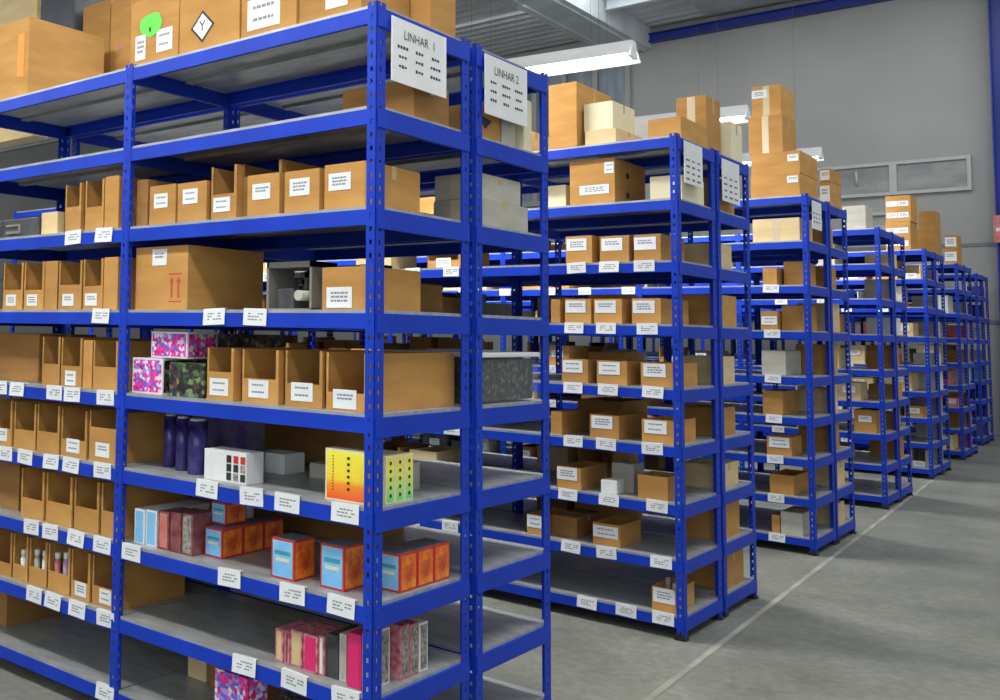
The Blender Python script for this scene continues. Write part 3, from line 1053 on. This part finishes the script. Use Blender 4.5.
toyp(190, 203, 526, 'blue fronted toy box, left of front pair', 0.175)
toyp(204.5, 222, 528, 'blue fronted toy box showing full orange side', 0.09)
x2, y2, w2, h2 = fit(1, 7, 204.5, 222, 528, 0.09)
toy(x2, y2 + 0.114, 'orange toy box close behind the front pair', 0, w2, 0.108, h2)
toy(x2, y2 + 0.228, 'orange toy box third in line behind the pair', 0, w2, 0.108, h2)
toyp(211, 226, 502, 'toy box stacked on top of others', 0.14, base=h2 + 0.004)
toyp(271, 294, 539, 'large toy box right of the centre label', 0.035)
toyp(320, 344, 545, 'large toy box next to the corner upright', 0.055)
for k in range(3):
    toy(-0.070, 0.175 + 0.1 * k, 'orange toy box, %s of three at the open end' % ORD[k + 1], 0, 0.095, 0.095, 0.118)

# eighth shelf
gp = 'pink and grey slim boxes on the eighth shelf'
def slimbox(xl, xr, yt, mats, look, inset, d):
    printed_box(1, 8, xl, xr, yt, d, mats, look, inset=inset, group=gp)
slimbox(275, 283, 629, ('pink_top', 'card_pale', None), 'cream fronted slim box, first in row', 0.05, 0.16)
slimbox(284, 289, 631, ('pink_top', 'maroon', None), 'narrow dark slim box between cream ones', 0.05, 0.16)
slimbox(290, 302, 631, ('pink_top', 'card_pale', None), 'cream fronted slim box, left of pink', 0.05, 0.16)
slimbox(303, 317, 635, ('pink_top', 'magenta', None), 'bright pink slim box, left one', 0.04, 0.16)
slimbox(318, 324, 636, ('pink_top', 'white', None), 'narrow white slim box beside pink', 0.045, 0.16)
slimbox(326, 338, 635, ('dark_plastic', 'dark_plastic', None), 'black slim box between two pink ones', 0.05, 0.15)
slimbox(339, 346, 634, ('card_grey', 'card_grey', None), 'narrow grey slim box', 0.05, 0.14)
slimbox(347, 361, 634, ('magenta', 'magenta', 'speckle'), 'bright pink slim box near the corner upright', 0.03, 0.14)
slimbox(362, 367, 634, ('white', 'white', 'speckle'), 'narrow white slim box at the corner upright', 0.03, 0.12)
for k in range(3):
    printed_at(1, 8, -0.075, 0.19 + 0.054 * k, 0.09, 0.05, 0.165 - 0.006 * k, ('pink_top' if k < 2 else 'white', None, 'speckle'),
               'speckled grey box, %s of three at open end' % ORD[k + 1], group=gp)
carton(1, 'A', 8, -0.25, 0.36, 0.16, 0.13, 0.06, 'closed', 'card_grey')
# ninth shelf
printed_box(1, 9, 214, 247, 664, 0.10, ('floral', None, None), 'pink floral bag like box on the bottom shelf', inset=0.03)
carton(1, 'A', 9, -1.03, 0.30, 0.10, 0.19, 0.13, 'open', 'card_pale', extra=contents(M['card_pale'], 1.1, 5, 9), look='low tan carton with folded packs')
carton(1, 'A', 9, -0.80, 0.28, 0.28, 0.21, 0.19, 'closed', 'card_dark')
t = thing('cable_bundle', '', 'cable', (-0.42, 0.21, Z[9] + 0.001))
mb = MB()
rg = random.Random(3)
for k in range(9):
    pr = None
    cx, cy, cz, rr = rg.uniform(-.07, .07), rg.uniform(-.03, .05), rg.uniform(0.03, 0.09), rg.uniform(0.04, 0.07)
    tl = rg.uniform(-0.6, 0.6)
    for s in range(17):
        a = 2 * math.pi * s / 16
        p = Vector((cx + math.cos(a) * rr, cy + math.sin(a) * rr * math.sin(tl), max(0.008, cz + math.sin(a) * rr * 0.7)))
        if pr is not None: mb.tube(pr, p, 0.0065, n=6)
        pr = p
mb.build('cable', M['dark_plastic'], t)
reg(t, 1, 'A', 9, 'tangled bundle of black cable', 'cable', None)

# grey electronic parts, fourth shelf
def gadget(x, y, lv, w, d, h, look, base=0, side='A', row=1, mat='grey_plastic'):
    t = thing('metal_bracket', '', 'bracket', (x, y, Z[lv] + base + 0.001))
    mb = MB()
    mb.box(-w / 2, -d / 2, 0, w / 2, d / 2, 0.006)
    mb.box(-w / 2, -d / 2, 0, -w / 2 + 0.01, d / 2, h)
    mb.box(w / 2 - 0.01, -d / 2, 0, w / 2, d / 2, h)
    mb.box(-w / 2, -d / 2, h - 0.02, w / 2, d / 2, h)
    mb.build('frame', M[mat], t)
    MB().box(-w * 0.3, -d * 0.4, 0.006, w * 0.05, d * 0.3, h * 0.45, 0, 0.004).build('motor', M['dark_plastic'], t)
    MB().tube((w * 0.22, -d / 2 - 0.004, h * 0.3), (w * 0.22, d * 0.3, h * 0.3), 0.018, n=14).build('spool', M['card_grey'], t)
    reg(t, row, side, lv, look, 'bracket', 'grey metal brackets on the shelves')
gadget(-0.42, 0.16, 4, 0.20, 0.14, 0.165, 'grey metal bracket frame with dark motor')
gadget(-0.55, 0.32, 4, 0.16, 0.14, 0.14, 'smaller grey bracket frame at the back')
gadget(-0.34, 0.44, 4, 0.14, 0.10, 0.17, 'tall grey bracket frame at the back')

# fourth & fifth shelf side
# small loose goods seen over the big bin on the fifth shelf are on the racks behind

# =============== nearest row, left bay ===============
# third shelf
t = thing('black_drawer', '', 'drawer', (-2.045, 0.16, Z[3] + 0.001))
MB().box(-0.25, -0.12, 0, 0.25, 0.12, 0.085, 0, 0.004).build('body', M['dark_plastic'], t)
MB().box(0.01, -0.126, 0.018, 0.12, -0.12, 0.030).box(0.01, -0.126, 0.050, 0.12, -0.12, 0.060).box(0.105, -0.126, 0.030, 0.12, -0.12, 0.050).build('handle', M['grey_plastic'], t)
reg(t, 1, 'A', 3, 'low black drawer unit with grey handle', 'drawer', None)
pc(1, 3, 41, 57, 213, d=0.2, mat='card_pale', inset=0.05)
for (xl, xr, yt, yf) in [(64, 80.3, 184, 207), (84, 103, 180, 207)]:
    pc(1, 3, xl, xr, yt, kind='bin', yf=yf, d=0.34)
pc(1, 3, 104, 118, 177, d=0.36)
# fourth
for (xl, xr, yt, yf, lb) in [(2, 22, 263, 290, 1), (23, 43, 262, 290, 1), (57.5, 81, 261, 285, 1), (82, 102, 259, 286, 1)]:
    pc(1, 4, xl, xr, yt, kind='bin', yf=yf, lab=(0.45, 0.2, 0.075, 0.05))
pc(1, 4, 44, 56.5, 262, d=0.36)
pc(1, 4, 103, 117, 258, d=0.36)
# fifth
pc(1, 5, -22, 38, 334, d=0.32, mat='card_dark', kind='closed', inset=0.10)
pc(1, 5, 41, 59, 337, kind='bin', yf=364)
pc(1, 5, 60, 81, 338, kind='bin', yf=366, lab=(0.5, 0.18, 0.07, 0.06))
pc(1, 5, 92, 117, 341, kind='bin', yf=367)
pc(1, 5, 82.5, 91.5, 341, d=0.34)
# sixth
for (xl, xr, yt, yf, lb) in [(-8, 11, 400, 428, 1), (13, 35, 403, 430, 0), (36, 58.5, 405, 432, 0), (60, 86, 410, 440, 1), (88, 117, 412, 428, 1)]:
    pc(1, 6, xl, xr, yt, kind='bin', yf=yf, lab=(0.5, 0.24, 0.085, 0.055) if lb else None, extra=contents(M['speckle'], 0.4, 3, xl + 20) if xl == 13 else None)
# seventh
pc(1, 7, -12, 18, 462, d=0.3, mat='card_dark', kind='closed', inset=0.08)
for (xl, xr, yt, yf) in [(20, 43, 468, 499), (45, 71, 471, 503), (73, 98, 478, 508), (100, 120, 482, 512)]:
    pc(1, 7, xl, xr, yt, kind='bin', yf=yf)
# eighth
for k, (xl, xr, yt, yf, lb) in enumerate([(-12, 11, 530, 561, 0), (12, 27, 535, 565, 0), (28, 46, 540, 568, 0), (47, 69, 545, 573, 0), (70, 89, 548, 582, 1), (91, 117, 556, 588, 1)]):
    pc(1, 8, xl, xr, yt, kind='bin', yf=yf, lab=(0.55, 0.22, 0.07, 0.055) if lb else None)


def bottle(px, py, lv, inset, look, mat='white', tilt=0.0):
    x = on_y(px, py, 0.03).x
    yp = inset
    h = on_y(px, py, inset).z - Z[lv] - 0.006
    t = thing('small_bottle', '', 'bottle', (x, yp, Z[lv] + 0.006), 0)
    t.rotation_euler = (0, tilt, 0)
    MB().tube((0, 0, 0), (0, 0, h - 0.035), 0.0135, n=14).tube((0, 0, h - 0.035), (0, 0, h - 0.025), 0.0135, 0.008, 14).build('body', M[mat], t)
    MB().tube((0, 0, h - 0.025), (0, 0, h), 0.0125, n=12).build('cap', M['white'], t)
    reg(t, 1, 'A', lv, look, 'bottle', 'small bottles standing in the bins')


bottle(19.5, 548, 8, 0.055, 'tall white capped bottle, first from left')
bottle(33, 548, 8, 0.055, 'white capped bottle with grey body', 'card_grey')
bottle(40, 549, 8, 0.060, 'slim white capped bottle in a bin', 'white')
bottle(53.5, 551, 8, 0.055, 'pink bottle with pale cap', 'salmon')
bottle(62, 551, 8, 0.055, 'pale violet bottle with pale cap', 'lilac')
bottle(79.5, 560, 8, 0.12, 'pale bottle further back in its bin', 'card_grey')
# ninth
pc(1, 9, -30, 6, 588, d=0.3, mat='card_dark', kind='closed', inset=0.14)

# things seen in the back rack of the nearest row
for (lv, x, w, h, d, mat) in [(5, -1.50, 0.5, 0.2, 0.32, 'card_dark'), (6, -0.86, 0.45, 0.2, 0.3, 'card_dark'), (6, -1.7, 0.5, 0.18, 0.3, 'card'), (7, -0.80, 0.55, 0.18, 0.3, 'card_dark'),
                              (7, -1.72, 0.5, 0.2, 0.3, 'card'), (8, -0.83, 0.5, 0.18, 0.3, 'card_dark'), (8, -1.7, 0.4, 0.18, 0.3, 'card_dark'), (9, -1.6, 0.55, 0.18, 0.3, 'card_dark'), (9, -0.88, 0.4, 0.18, 0.3, 'card_dark')]:
    carton(1, 'B', lv, x, D + G + 0.06, w, d, h, 'closed', mat)
carton(1, 'B', 3, -0.95, 0.75, 0.3, 0.3, 0.10, 'closed', 'card')
rq = random.Random(21)
for lv, xs in ((4, (-0.98, -0.72, -0.45)), (5, (-1.0, -0.72)), (3, (-1.95, -1.5, -1.3)), (4, (-2.1, -1.8, -1.45)), (5, (-2.0,))):
    for x in xs:
        kk = rq.random()
        if kk < 0.45:
            gadget(x, D + G + 0.16 + rq.uniform(0, .1), lv, rq.uniform(0.14, 0.2), 0.16, rq.uniform(0.12, 0.18), 'grey bracket frame with dark motor', side='B')
        else:
            carton(1, 'B', lv, x, D + G + 0.08, rq.uniform(0.16, 0.22), 0.3, rq.uniform(0.12, 0.19), 'closed', rq.choice(['dark_plastic', 'card_dark', 'charcoal']), look='dark storage carton', tape=False)

# ---- right end of the back rack
# second shelf: brown carton with triangle and a cream one
carton(1, 'B', 2, -0.14, D + G + 0.03, 0.24, 0.18, 0.12, 'closed', 'card', look='brown carton with black triangle mark', extra=ex_triangle)
carton(1, 'B', 2, -0.12, D + G + 0.23, 0.2, 0.10, 0.14, 'closed', 'card_grey', look='grey carton under the sign')
carton(1, 'B', 2, -0.09, D + G + 0.40, 0.14, 0.065, 0.20, 'closed', 'cream', look='narrow cream carton beside the end upright')
# third shelf: two stacked grey cartons + cream one
carton(1, 'B', 3, -0.12, D + G + 0.07, 0.19, 0.37, 0.095, 'closed', 'card_grey', look='flat grey carton underneath another', tape='front')
carton(1, 'B', 3, -0.125, D + G + 0.08, 0.18, 0.32, 0.09, 'closed', 'card_grey', base=0.1, look='flat grey carton stacked on top', tape='front')
carton(1, 'B', 3, -0.55, D + G + 0.30, 0.20, 0.18, 0.10, 'closed', 'cream', lab=(0.5, 0.6, 0.1, 0.05))
# fifth shelf: clear storage box full of hardware
t = thing('storage_box', '', 'box', (-0.21, D + G + 0.275, Z[5] + 0.001))
w, d, h = 0.38, 0.46, 0.165
mb = MB()
T = 0.003
mb.box(-w / 2, -d / 2, 0, w / 2, d / 2, T).box(-w / 2, -d / 2, T, -w / 2 + T, d / 2, h).box(w / 2 - T, -d / 2, T, w / 2, d / 2, h).box(-w / 2 + T, -d / 2, T, w / 2 - T, -d / 2 + T, h).box(-w / 2 + T, d / 2 - T, T, w / 2 - T, d / 2, h)
mb.build('tub', M['clear'], t)
MB().box(-w / 2 - 0.008, -d / 2 - 0.008, h, w / 2 + 0.008, d / 2 + 0.008, h + 0.018, 0, 0.004).box(-0.1, -0.1, h + 0.018, 0.1, 0.1, h + 0.024).build('lid', M['white'], t)
MB().box(-w / 2 + 0.01, -d / 2 + 0.012, 0.006, w / 2 - 0.008, d / 2 - 0.02, h - 0.006, 0, 0.01).build('contents', M['junk'], t)
reg(t, 1, 'B', 5, 'clear storage box of dark hardware with white lid', 'box', None)

# ---- the paper signs hung on the rack ends
def sign(row, x, y0, y1, z0, z1, label, heading, seed, rows=3, tilt=0.0):
    t = thing('paper_sign', label, 'sign', (x, (y0 + y1) / 2, z0), 0, 'paper signs hung on the rack ends')
    w, h = y1 - y0, z1 - z0
    MB().box(-0.0025, -w / 2, 0, 0.0, w / 2, h).build('sleeve', M['white'], t)
    mb = MB()
    rg = random.Random(seed)
    if heading:
        add_text(mb, heading, h * 0.20, lambda a, b: (0.0008, a, h * 0.76 + b), 0)
    for k in range(rows):
        zz = h * (0.56 - 0.15 * k)
        for c in (-0.30, 0.0, 0.30):
            n = rg.randint(3, 4)
            for q in range(n):
                yy = c * w + (q - n / 2) * w * 0.05
                hh = h * rg.uniform(0.03, 0.05)
                mb.box(0.0, yy, zz - hh / 2, 0.0008, yy + w * 0.034, zz + hh / 2)
    mb.build('lettering', M['ink'], t)
    # edge strips of the sleeve and the two hooks
    MB().box(0.0, -w / 2, 0, 0.0012, -w / 2 + 0.010, h).build('sleeve_edge', M['enamel'], t)
    MB().box(0.0, w / 2 - 0.010, 0, 0.0012, w / 2, h).build('sleeve_edge', M['enamel'], t)
    return t


def on_x(px, py, X):
    d = ray(px, py)
    return CAM + d * ((X - CAM.x) / d.x)


XS = 0.014
a_, b_ = on_x(392, 15, XS), on_x(446, 98, XS)
zt = on_x(392, 15, XS).z
zbm = on_x(392, 80, XS).z
sign(1, XS, a_.y, b_.y, zbm, zt, 'white paper sign on the end of the nearest rack, left of the double upright', 'LINHAR  1', 5)
a_, b_ = on_x(485, 55, XS), on_x(527, 126, XS)
sign(1, XS, a_.y, b_.y, on_x(485, 113, XS).z, on_x(485, 53, XS).z, 'white paper sign right of the double upright, under the strip lamp', 'LINHAR 2', 6)
XS2 = ROWX[2] + 0.014
a_, b_ = on_x(684, 140, XS2), on_x(702, 150, XS2)
sign(2, XS2, a_.y, b_.y, on_x(684, 182, XS2).z, on_x(684, 140, XS2).z, 'white paper sign on front rack end of the second row', '', 7, 4)
a_, b_ = on_x(722, 163, XS2), on_x(739, 170, XS2)
sign(2, XS2, a_.y, b_.y, on_x(722, 200, XS2).z, on_x(722, 158, XS2).z, 'white paper sign on back rack end of the second row', '', 8, 4)
XS3 = ROWX[3] + 0.014
a_, b_ = on_x(812, 200, XS3), on_x(821, 205, XS3)
sign(3, XS3, a_.y, b_.y, on_x(812, 228, XS3).z, on_x(812, 200, XS3).z, 'narrow white paper sign on the end of the third row', '', 9, 3)

# =============== second row, end bay (between image columns 550 and 680) ===============
LBR = (0.42, 0.68, 0.11, 0.065)
r2 = [
    (2, 570, 615, 157, 0.42, 'closed', dict(lab=[(0.88, 0.80, 0.05, 0.06), (0.55, 0.33, 0.16, 0.05)], extra=ex_marks, mat='card', look='large carton with two black side marks')),
    (2, 548, 566, 186, 0.3, 'closed', dict(mat='cream', inset=0.15)),
    (3, 566, 592, 236, 0.34, 'open', dict(lab=LBR)), (3, 600, 629, 236, 0.34, 'open', dict(lab=LBR)), (3, 634, 661, 235, 0.34, 'closed', dict(lab=LBR)),
    (4, 565, 591, 299, 0.34, 'open', dict(lab=LBR)), (4, 594, 622, 299, 0.34, 'open', dict(lab=LBR)), (4, 632, 661, 299, 0.40, 'closed', dict(lab=LBR)), (4, 551, 560, 300, 0.3, 'closed', dict()),
    (5, 562, 588, 359, 0.34, 'open', dict(lab=LBR)), (5, 597, 627, 361, 0.34, 'open', dict(lab=LBR)), (5, 641, 674, 363, 0.34, 'open', dict(lab=LBR)),
    (6, 590, 619, 415, 0.38, 'open', dict(lab=LBR)), (6, 642, 675, 420, 0.30, 'open', dict(lab=LBR)), (6, 551, 562, 412, 0.34, 'closed', dict()),
    (7, 557, 581, 467, 0.34, 'open', dict(lab=LBR)), (7, 638, 668, 476, 0.20, 'open', dict()),
    (8, 593, 620, 524, 0.28, 'open', dict(lab=(0.42, 0.62, 0.13, 0.06), inset=0.05)),
    (8, 527, 545, 515, 0.3, 'open', dict(lab=LBR)), (8, 552, 577, 517, 0.3, 'closed', dict(mat='card_dark', inset=0.10)),
    (9, 652, 676, 588, 0.26, 'open', dict(lab=(0.55, 0.66, 0.11, 0.07), extra=contents(M['card_grey'], 1.3, 4, 5)))]
for lv, xl, xr, yt, d, kind, kw in r2:
    pc(2, lv, xl, xr, yt, d=d, kind=kind, **kw)
pc(2, 7, 601, 617, 481, d=0.10, kind='closed', mat='white', tape=False)
pc(2, 7, 612, 634, 464, d=0.14, kind='closed', mat='card_grey', inset=0.16, tape=False)
# cartons on top of the second row
pc(2, 1, 549, 577, 84, d=0.46, kind='closed', inset=0.0, look='big brown carton with sloping top edge')
hq = fit(2, 1, 585, 616, 130, 0.03)[3]
pc(2, 1, 584, 613, 103, d=0.30, kind='closed', mat='cream', base=hq + 0.005, inset=0.06, look='cream carton resting on a pale one')
pc(2, 1, 585, 616, 130, d=0.36, kind='closed', mat='card_pale', inset=0.03, look='pale carton beneath a cream one')
pc(2, 1, 648, 682, 118, d=0.40, kind='open', inset=0.08, mat='card', look='open tan carton')
xq, yq, wq, hq2 = fit(2, 1, 677, 707, 97, 0.06, 0, 'B')
carton(2, 'B', 1, xq, yq, wq, 0.24, hq2, 'closed', 'card', look='tall taped brown carton', tape='front')
carton(2, 'B', 1, -0.16, ROWY[2] + D + G + 0.33, 0.24, 0.20, 0.22, 'closed', 'cream', look='cream carton with flat top')
carton(2, 'A', 1, -1.0, ROWY[2] + 0.05, 0.24, 0.36, 0.15, 'closed', 'card_pale')
xq, yq, wq, hq2 = fit(2, 1, 614, 652, 122, 0.06, 0, 'B')
carton(2, 'B', 1, xq, yq, wq, 0.36, hq2, 'closed', 'white')
carton(2, 'A', 2, -0.10 + ROWX[2], ROWY[2] + 0.12, 0.16, 0.33, 0.13, 'closed', 'cream', look='cream carton under the end sign')

# =============== third row, end bay ===============
gx3 = []
x, yp, w, h = fit(3, 1, 751, 800, 175, 0.03)
carton(3, 'A', 1, x, yp, w, 0.50, h, 'closed', 'card', look='long carton at the bottom of the stack', lab=(0.86, 0.75, 0.07, 0.05))
carton(3, 'A', 1, x, yp + 0.02, w, 0.48, 0.16, 'closed', 'card', base=h + 0.005, look='long carton, second from the bottom', lab=(0.86, 0.7, 0.07, 0.05))
b2 = h + 0.005 + 0.166
x3, yp3, w3_, h3 = fit(3, 1, 749, 783, 116, 0.08, b2)
carton(3, 'A', 1, x3, yp3, w3_, 0.36, h3, 'closed', 'card', base=b2, look='taped carton, third up the stack', tape='front')
x4, yp4, w4, h4 = fit(3, 1, 752, 781, 86, 0.10, b2 + h3 + 0.005)
carton(3, 'A', 1, x4, yp4, w4, 0.36, h4, 'closed', 'card', base=b2 + h3 + 0.005, look='taped carton crowning the tallest stack', lab=(0.15, 0.75, 0.10, 0.06), tape='front')
r3 = [(2, 753, 800, 219, .34, 'closed', dict(tape='front', mat='card_pale')), (3, 763, 777, 268, .36, 'open', dict(mat='card')), (3, 784, 803, 262, .36, 'closed', dict(inset=0.14)),
      (4, 761, 778, 311, .3, 'open', dict(lab=(0.5, 0.5, .1, .06))), (4, 782, 803, 306, .4, 'closed', dict(inset=0.10)),
      (5, 762, 786, 351, .40, 'closed', dict(mat='card_grey', tape=False, look='pale grey lined carton')), (6, 763, 783, 391, .42, 'open', dict(extra=contents(M['clear'], 1.2, 4, 2))),
      (7, 767, 792, 437, .26, 'closed', dict(lab=(0.5, 0.7, .13, .07))), (8, 770, 794, 475, .40, 'open', dict(mat='card')),
      (9, 772, 780, 515, .30, 'open', dict()), (9, 781, 803, 513, .34, 'closed', dict(mat='card_grey'))]
for lv, xl, xr, yt, d, kind, kw in r3:
    pc(3, lv, xl, xr, yt, d=d, kind=kind, **kw)

# =============== goods further along and further back ===============
def fill(row, side, x0, x1, lv, rg, hmax=0.22, pal=('card', 'card', 'card_pale', 'card_dark'), dens=0.8, deep=None):
    x = x0
    yf = ROWY[row] + (0 if side == 'A' else D + G)
    while x < x1 - 0.14:
        w = rg.uniform(0.15, 0.30)
        if x + w > x1: break
        if rg.random() < dens:
            h = rg.uniform(0.11, hmax)
            kind = rg.choice(['open', 'closed', 'open', 'bin'])
            lab = (0.5, 0.6 if kind != 'bin' else 0.2, 0.10, 0.055) if side == 'A' and rg.random() < 0.8 else None
            carton(row, side, lv, x + w / 2, yf + 0.03 + rg.uniform(0, 0.04), w - 0.028, rg.uniform(0.28, 0.42), h, kind, rg.choice(pal), lab=lab)
        x += w + rg.uniform(0.0, 0.08)


rg = random.Random(11)
for lv in range(2, 9):
    fill(2, 'A', -W * 2 + 0.05, -W - 0.06, lv, rg, 0.17)
    fill(2, 'A', -W * 3 + 0.05, -2 * W - 0.06, lv, rg, 0.17, dens=0.75)
    if lv in (3, 4, 5, 6): fill(2, 'A', -W * 4 + 0.05, -3 * W - 0.06, lv, rg, 0.17, dens=0.7)
    # open end of the back rack of the second row
    x = ROWX[2] - 0.13
    carton(2, 'B', lv, x, ROWY[2] + D + G + rg.uniform(0.03, 0.08), 0.20, rg.uniform(0.25, 0.34), rg.uniform(0.12, 0.2), rg.choice(['open', 'closed']), rg.choice(['card', 'card_pale', 'card']))
    if lv > 2: fill(2, 'B', -W + 0.05, -0.35, lv, rg, 0.2, dens=0.6)
carton(2, 'B', 9, ROWX[2] - 0.15, ROWY[2] + D + G + 0.10, 0.24, 0.33, 0.21, 'closed', 'card', look='brown carton on the lowest shelf end', tape=True)
for lv in range(2, 10):
    fill(3, 'A', -W * 2, -W - 0.06, lv, rg, 0.19, dens=0.7)
    if lv in (3, 4, 5): fill(3, 'A', -W * 3, -2 * W - 0.06, lv, rg, 0.19, dens=0.6)
    carton(3, 'B', lv, ROWX[3] - 0.14, ROWY[3] + D + G + rg.uniform(0.03, 0.15), 0.22, rg.uniform(0.2, 0.33), rg.uniform(0.12, 0.24), rg.choice(['open', 'closed']), rg.choice(['card', 'card_pale', 'card_dark']))
DP = ('card_dark', 'dark_plastic', 'card_grey', 'card', 'card_dark', 'charcoal')
for lv in range(2, 9):
    for k in (1, 2, 3):
        if (lv * 3 + k) % 4: fill(3, 'A', -W * (k + 1) - 0.03, -W * k - 0.13, lv, rg, 0.22, DP, 0.9) if k > 2 or lv in (2, 6, 7, 8) and k > 1 else None
        fill(2, 'B', -W * (k + 1) + 0.03, -W * k - 0.13, lv, rg, 0.22, DP, 0.7) if lv in (4, 5, 6) else None
    fill(3, 'B', -W * 2 - 0.04, -W - 0.12, lv, rg, 0.22, DP, 0.8)
    fill(4, 'A', -W * 2 - 0.08, -W - 0.18, lv, rg, 0.22, DP, 0.9)
    if lv in (3, 4, 5, 6): fill(4, 'A', -W * 3 - 0.08, -W * 2 - 0.18, lv, rg, 0.22, DP, 0.9)
PALS = {4: ('card', 'card_pale', 'white', 'card_grey', 'card'), 5: ('white', 'card_grey', 'card', 'lilac', 'card_pale'), 6: ('card', 'white', 'card_pale', 'salmon'), 7: ('white', 'card_grey', 'violet', 'blue_card')}
for row in (4, 5, 6, 7):
    for lv in range(2, 10):
        if row == 4 and lv == 9: continue
        fill(row, 'A', ROWX[row] - 0.72 - (0.35 if row > 4 else 0), ROWX[row] - 0.04, lv, rg, 0.24, PALS[row], 0.9)
        carton(row, 'B', lv, ROWX[row] - 0.14, ROWY[row] + D + G + rg.uniform(0.05, 0.15), 0.22, rg.uniform(0.2, 0.33), rg.uniform(0.12, 0.22), 'closed', rg.choice(PALS[row]))

# stacks on top of the far rows
def topstack(row, side, xl, xr, yts, inset, d, mats, looks, labs=None, yoff=None):
    base = 0
    for k, yt in enumerate(yts):
        x, yp, w, h = fit(row, 1, xl, xr, yt, inset, base, side)
        carton(row, side, 1, x, yp, w, d, h, 'closed', mats[k % len(mats)], base=base, look=looks[k], lab=labs)
        base += h + 0.005


topstack(3, 'B', 820, 834, [182, 169], 0.10, 0.34, ['card', 'card'], ['labelled carton low in a pair', 'labelled carton atop a pair'], (0.45, 0.5, 0.14, 0.12))
topstack(5, 'A', 886, 911, [222, 196], 0.08, 0.40, ['card', 'card'], ['carton with many small labels, lower', 'carton with many small labels, upper'], [(0.25, 0.7, 0.10, 0.06), (0.7, 0.7, 0.10, 0.06), (0.25, 0.25, 0.10, 0.06), (0.7, 0.25, 0.10, 0.06)])
topstack(5, 'B', 905, 941, [230], 0.10, 0.42, ['card'], ['long orange brown carton'], None)
topstack(6, 'A', 945, 960, [249, 235], 0.08, 0.36, ['card', 'card'], ['labelled carton, lower of a pair', 'labelled carton, upper of a pair'], (0.45, 0.5, 0.2, 0.12))
t = topstack(4, 'A', 843, 866, [206], 0.15, 0.3, ['card_grey'], ['grey padded bundle'], None)
x, yp, w, h = fit(5, 1, 906, 941, 230, 0.10, 0, 'B')
x2, yp2, w2, h2 = fit(5, 1, 919, 941, 211, 0.12, h + 0.005, 'B')
carton(5, 'B', 1, x2, yp2, w2, 0.36, h2, 'open', 'card', base=h + 0.005, look='open carton of green packs on top', extra=contents(M['lime'], 0.98, 8, 4))

# ------------------------------------------------------------------ labels: each says which one
BAYN = {1: {0: 'right bay', 1: 'left bay'}, 0: {0: 'end bay', 1: 'second bay', 2: 'third bay', 3: 'fourth bay', 4: 'fifth bay'}}
groups = {}
for it in ITEMS:
    o, row, side, lv, look = it
    bay = min(int((ROWX[row] - o.location.x) / W), 4)
    bay = max(bay, 0)
    groups.setdefault((row, side, lv, bay), []).append(it)
for (row, side, lv, bay), its in groups.items():
    its.sort(key=lambda q: (q[0].location.x, q[0].location.y, q[0].location.z))
    seen = {}
    for it in its:
        seen.setdefault(it[4], []).append(it)
    sh = 'top shelf' if lv == 1 else ('bottom shelf' if lv == 9 else ORD[lv] + ' shelf')
    bn = BAYN[1][min(bay, 1)] if row == 1 else BAYN[0][bay]
    rn = ('nearest row' if row == 1 else ROWN[row]) + (' back' if side == 'B' else '')
    for look, lst in seen.items():
        for k, it in enumerate(lst):
            sh2 = sh if lv in (1, 9) else sh + ' from top'
            rn2 = rn + ' rack' if side == 'B' else rn
            n1 = len(lst) == 1
            pre = '' if n1 else ORD[k + 1] + ' '
            post = '' if n1 else ', ' + ORD[k + 1] + ' from left'
            for s in ('%s%s, %s, %s, %s' % (look, post, sh2, bn, rn2), '%s%s, %s, %s, %s' % (pre, look, sh2, bn, rn2),
                      '%s%s, %s, %s, %s' % (look, post, sh, bn, rn), '%s%s, %s, %s, %s' % (pre, look, sh, bn, rn), '%s%s, %s, %s' % (pre, look, sh, rn)):
                if len(s.split()) <= 16: break
            it[0]['label'] = s
labs_ = {}
for o in bpy.data.objects:
    if o.parent is None and 'label' in o:
        labs_.setdefault(o['label'], []).append(o)
        n_ = len(o['label'].split())
        if n_ > 16 or n_ < 4: print('LABEL LENGTH', n_, o['label'])
for k, v in labs_.items():
    if len(v) > 1: print('DUPLICATE LABEL', len(v), k)
print('TOP', sum(1 for o in bpy.data.objects if o.parent is None), 'ALL', len(bpy.data.objects), 'ITEMS', len(ITEMS))
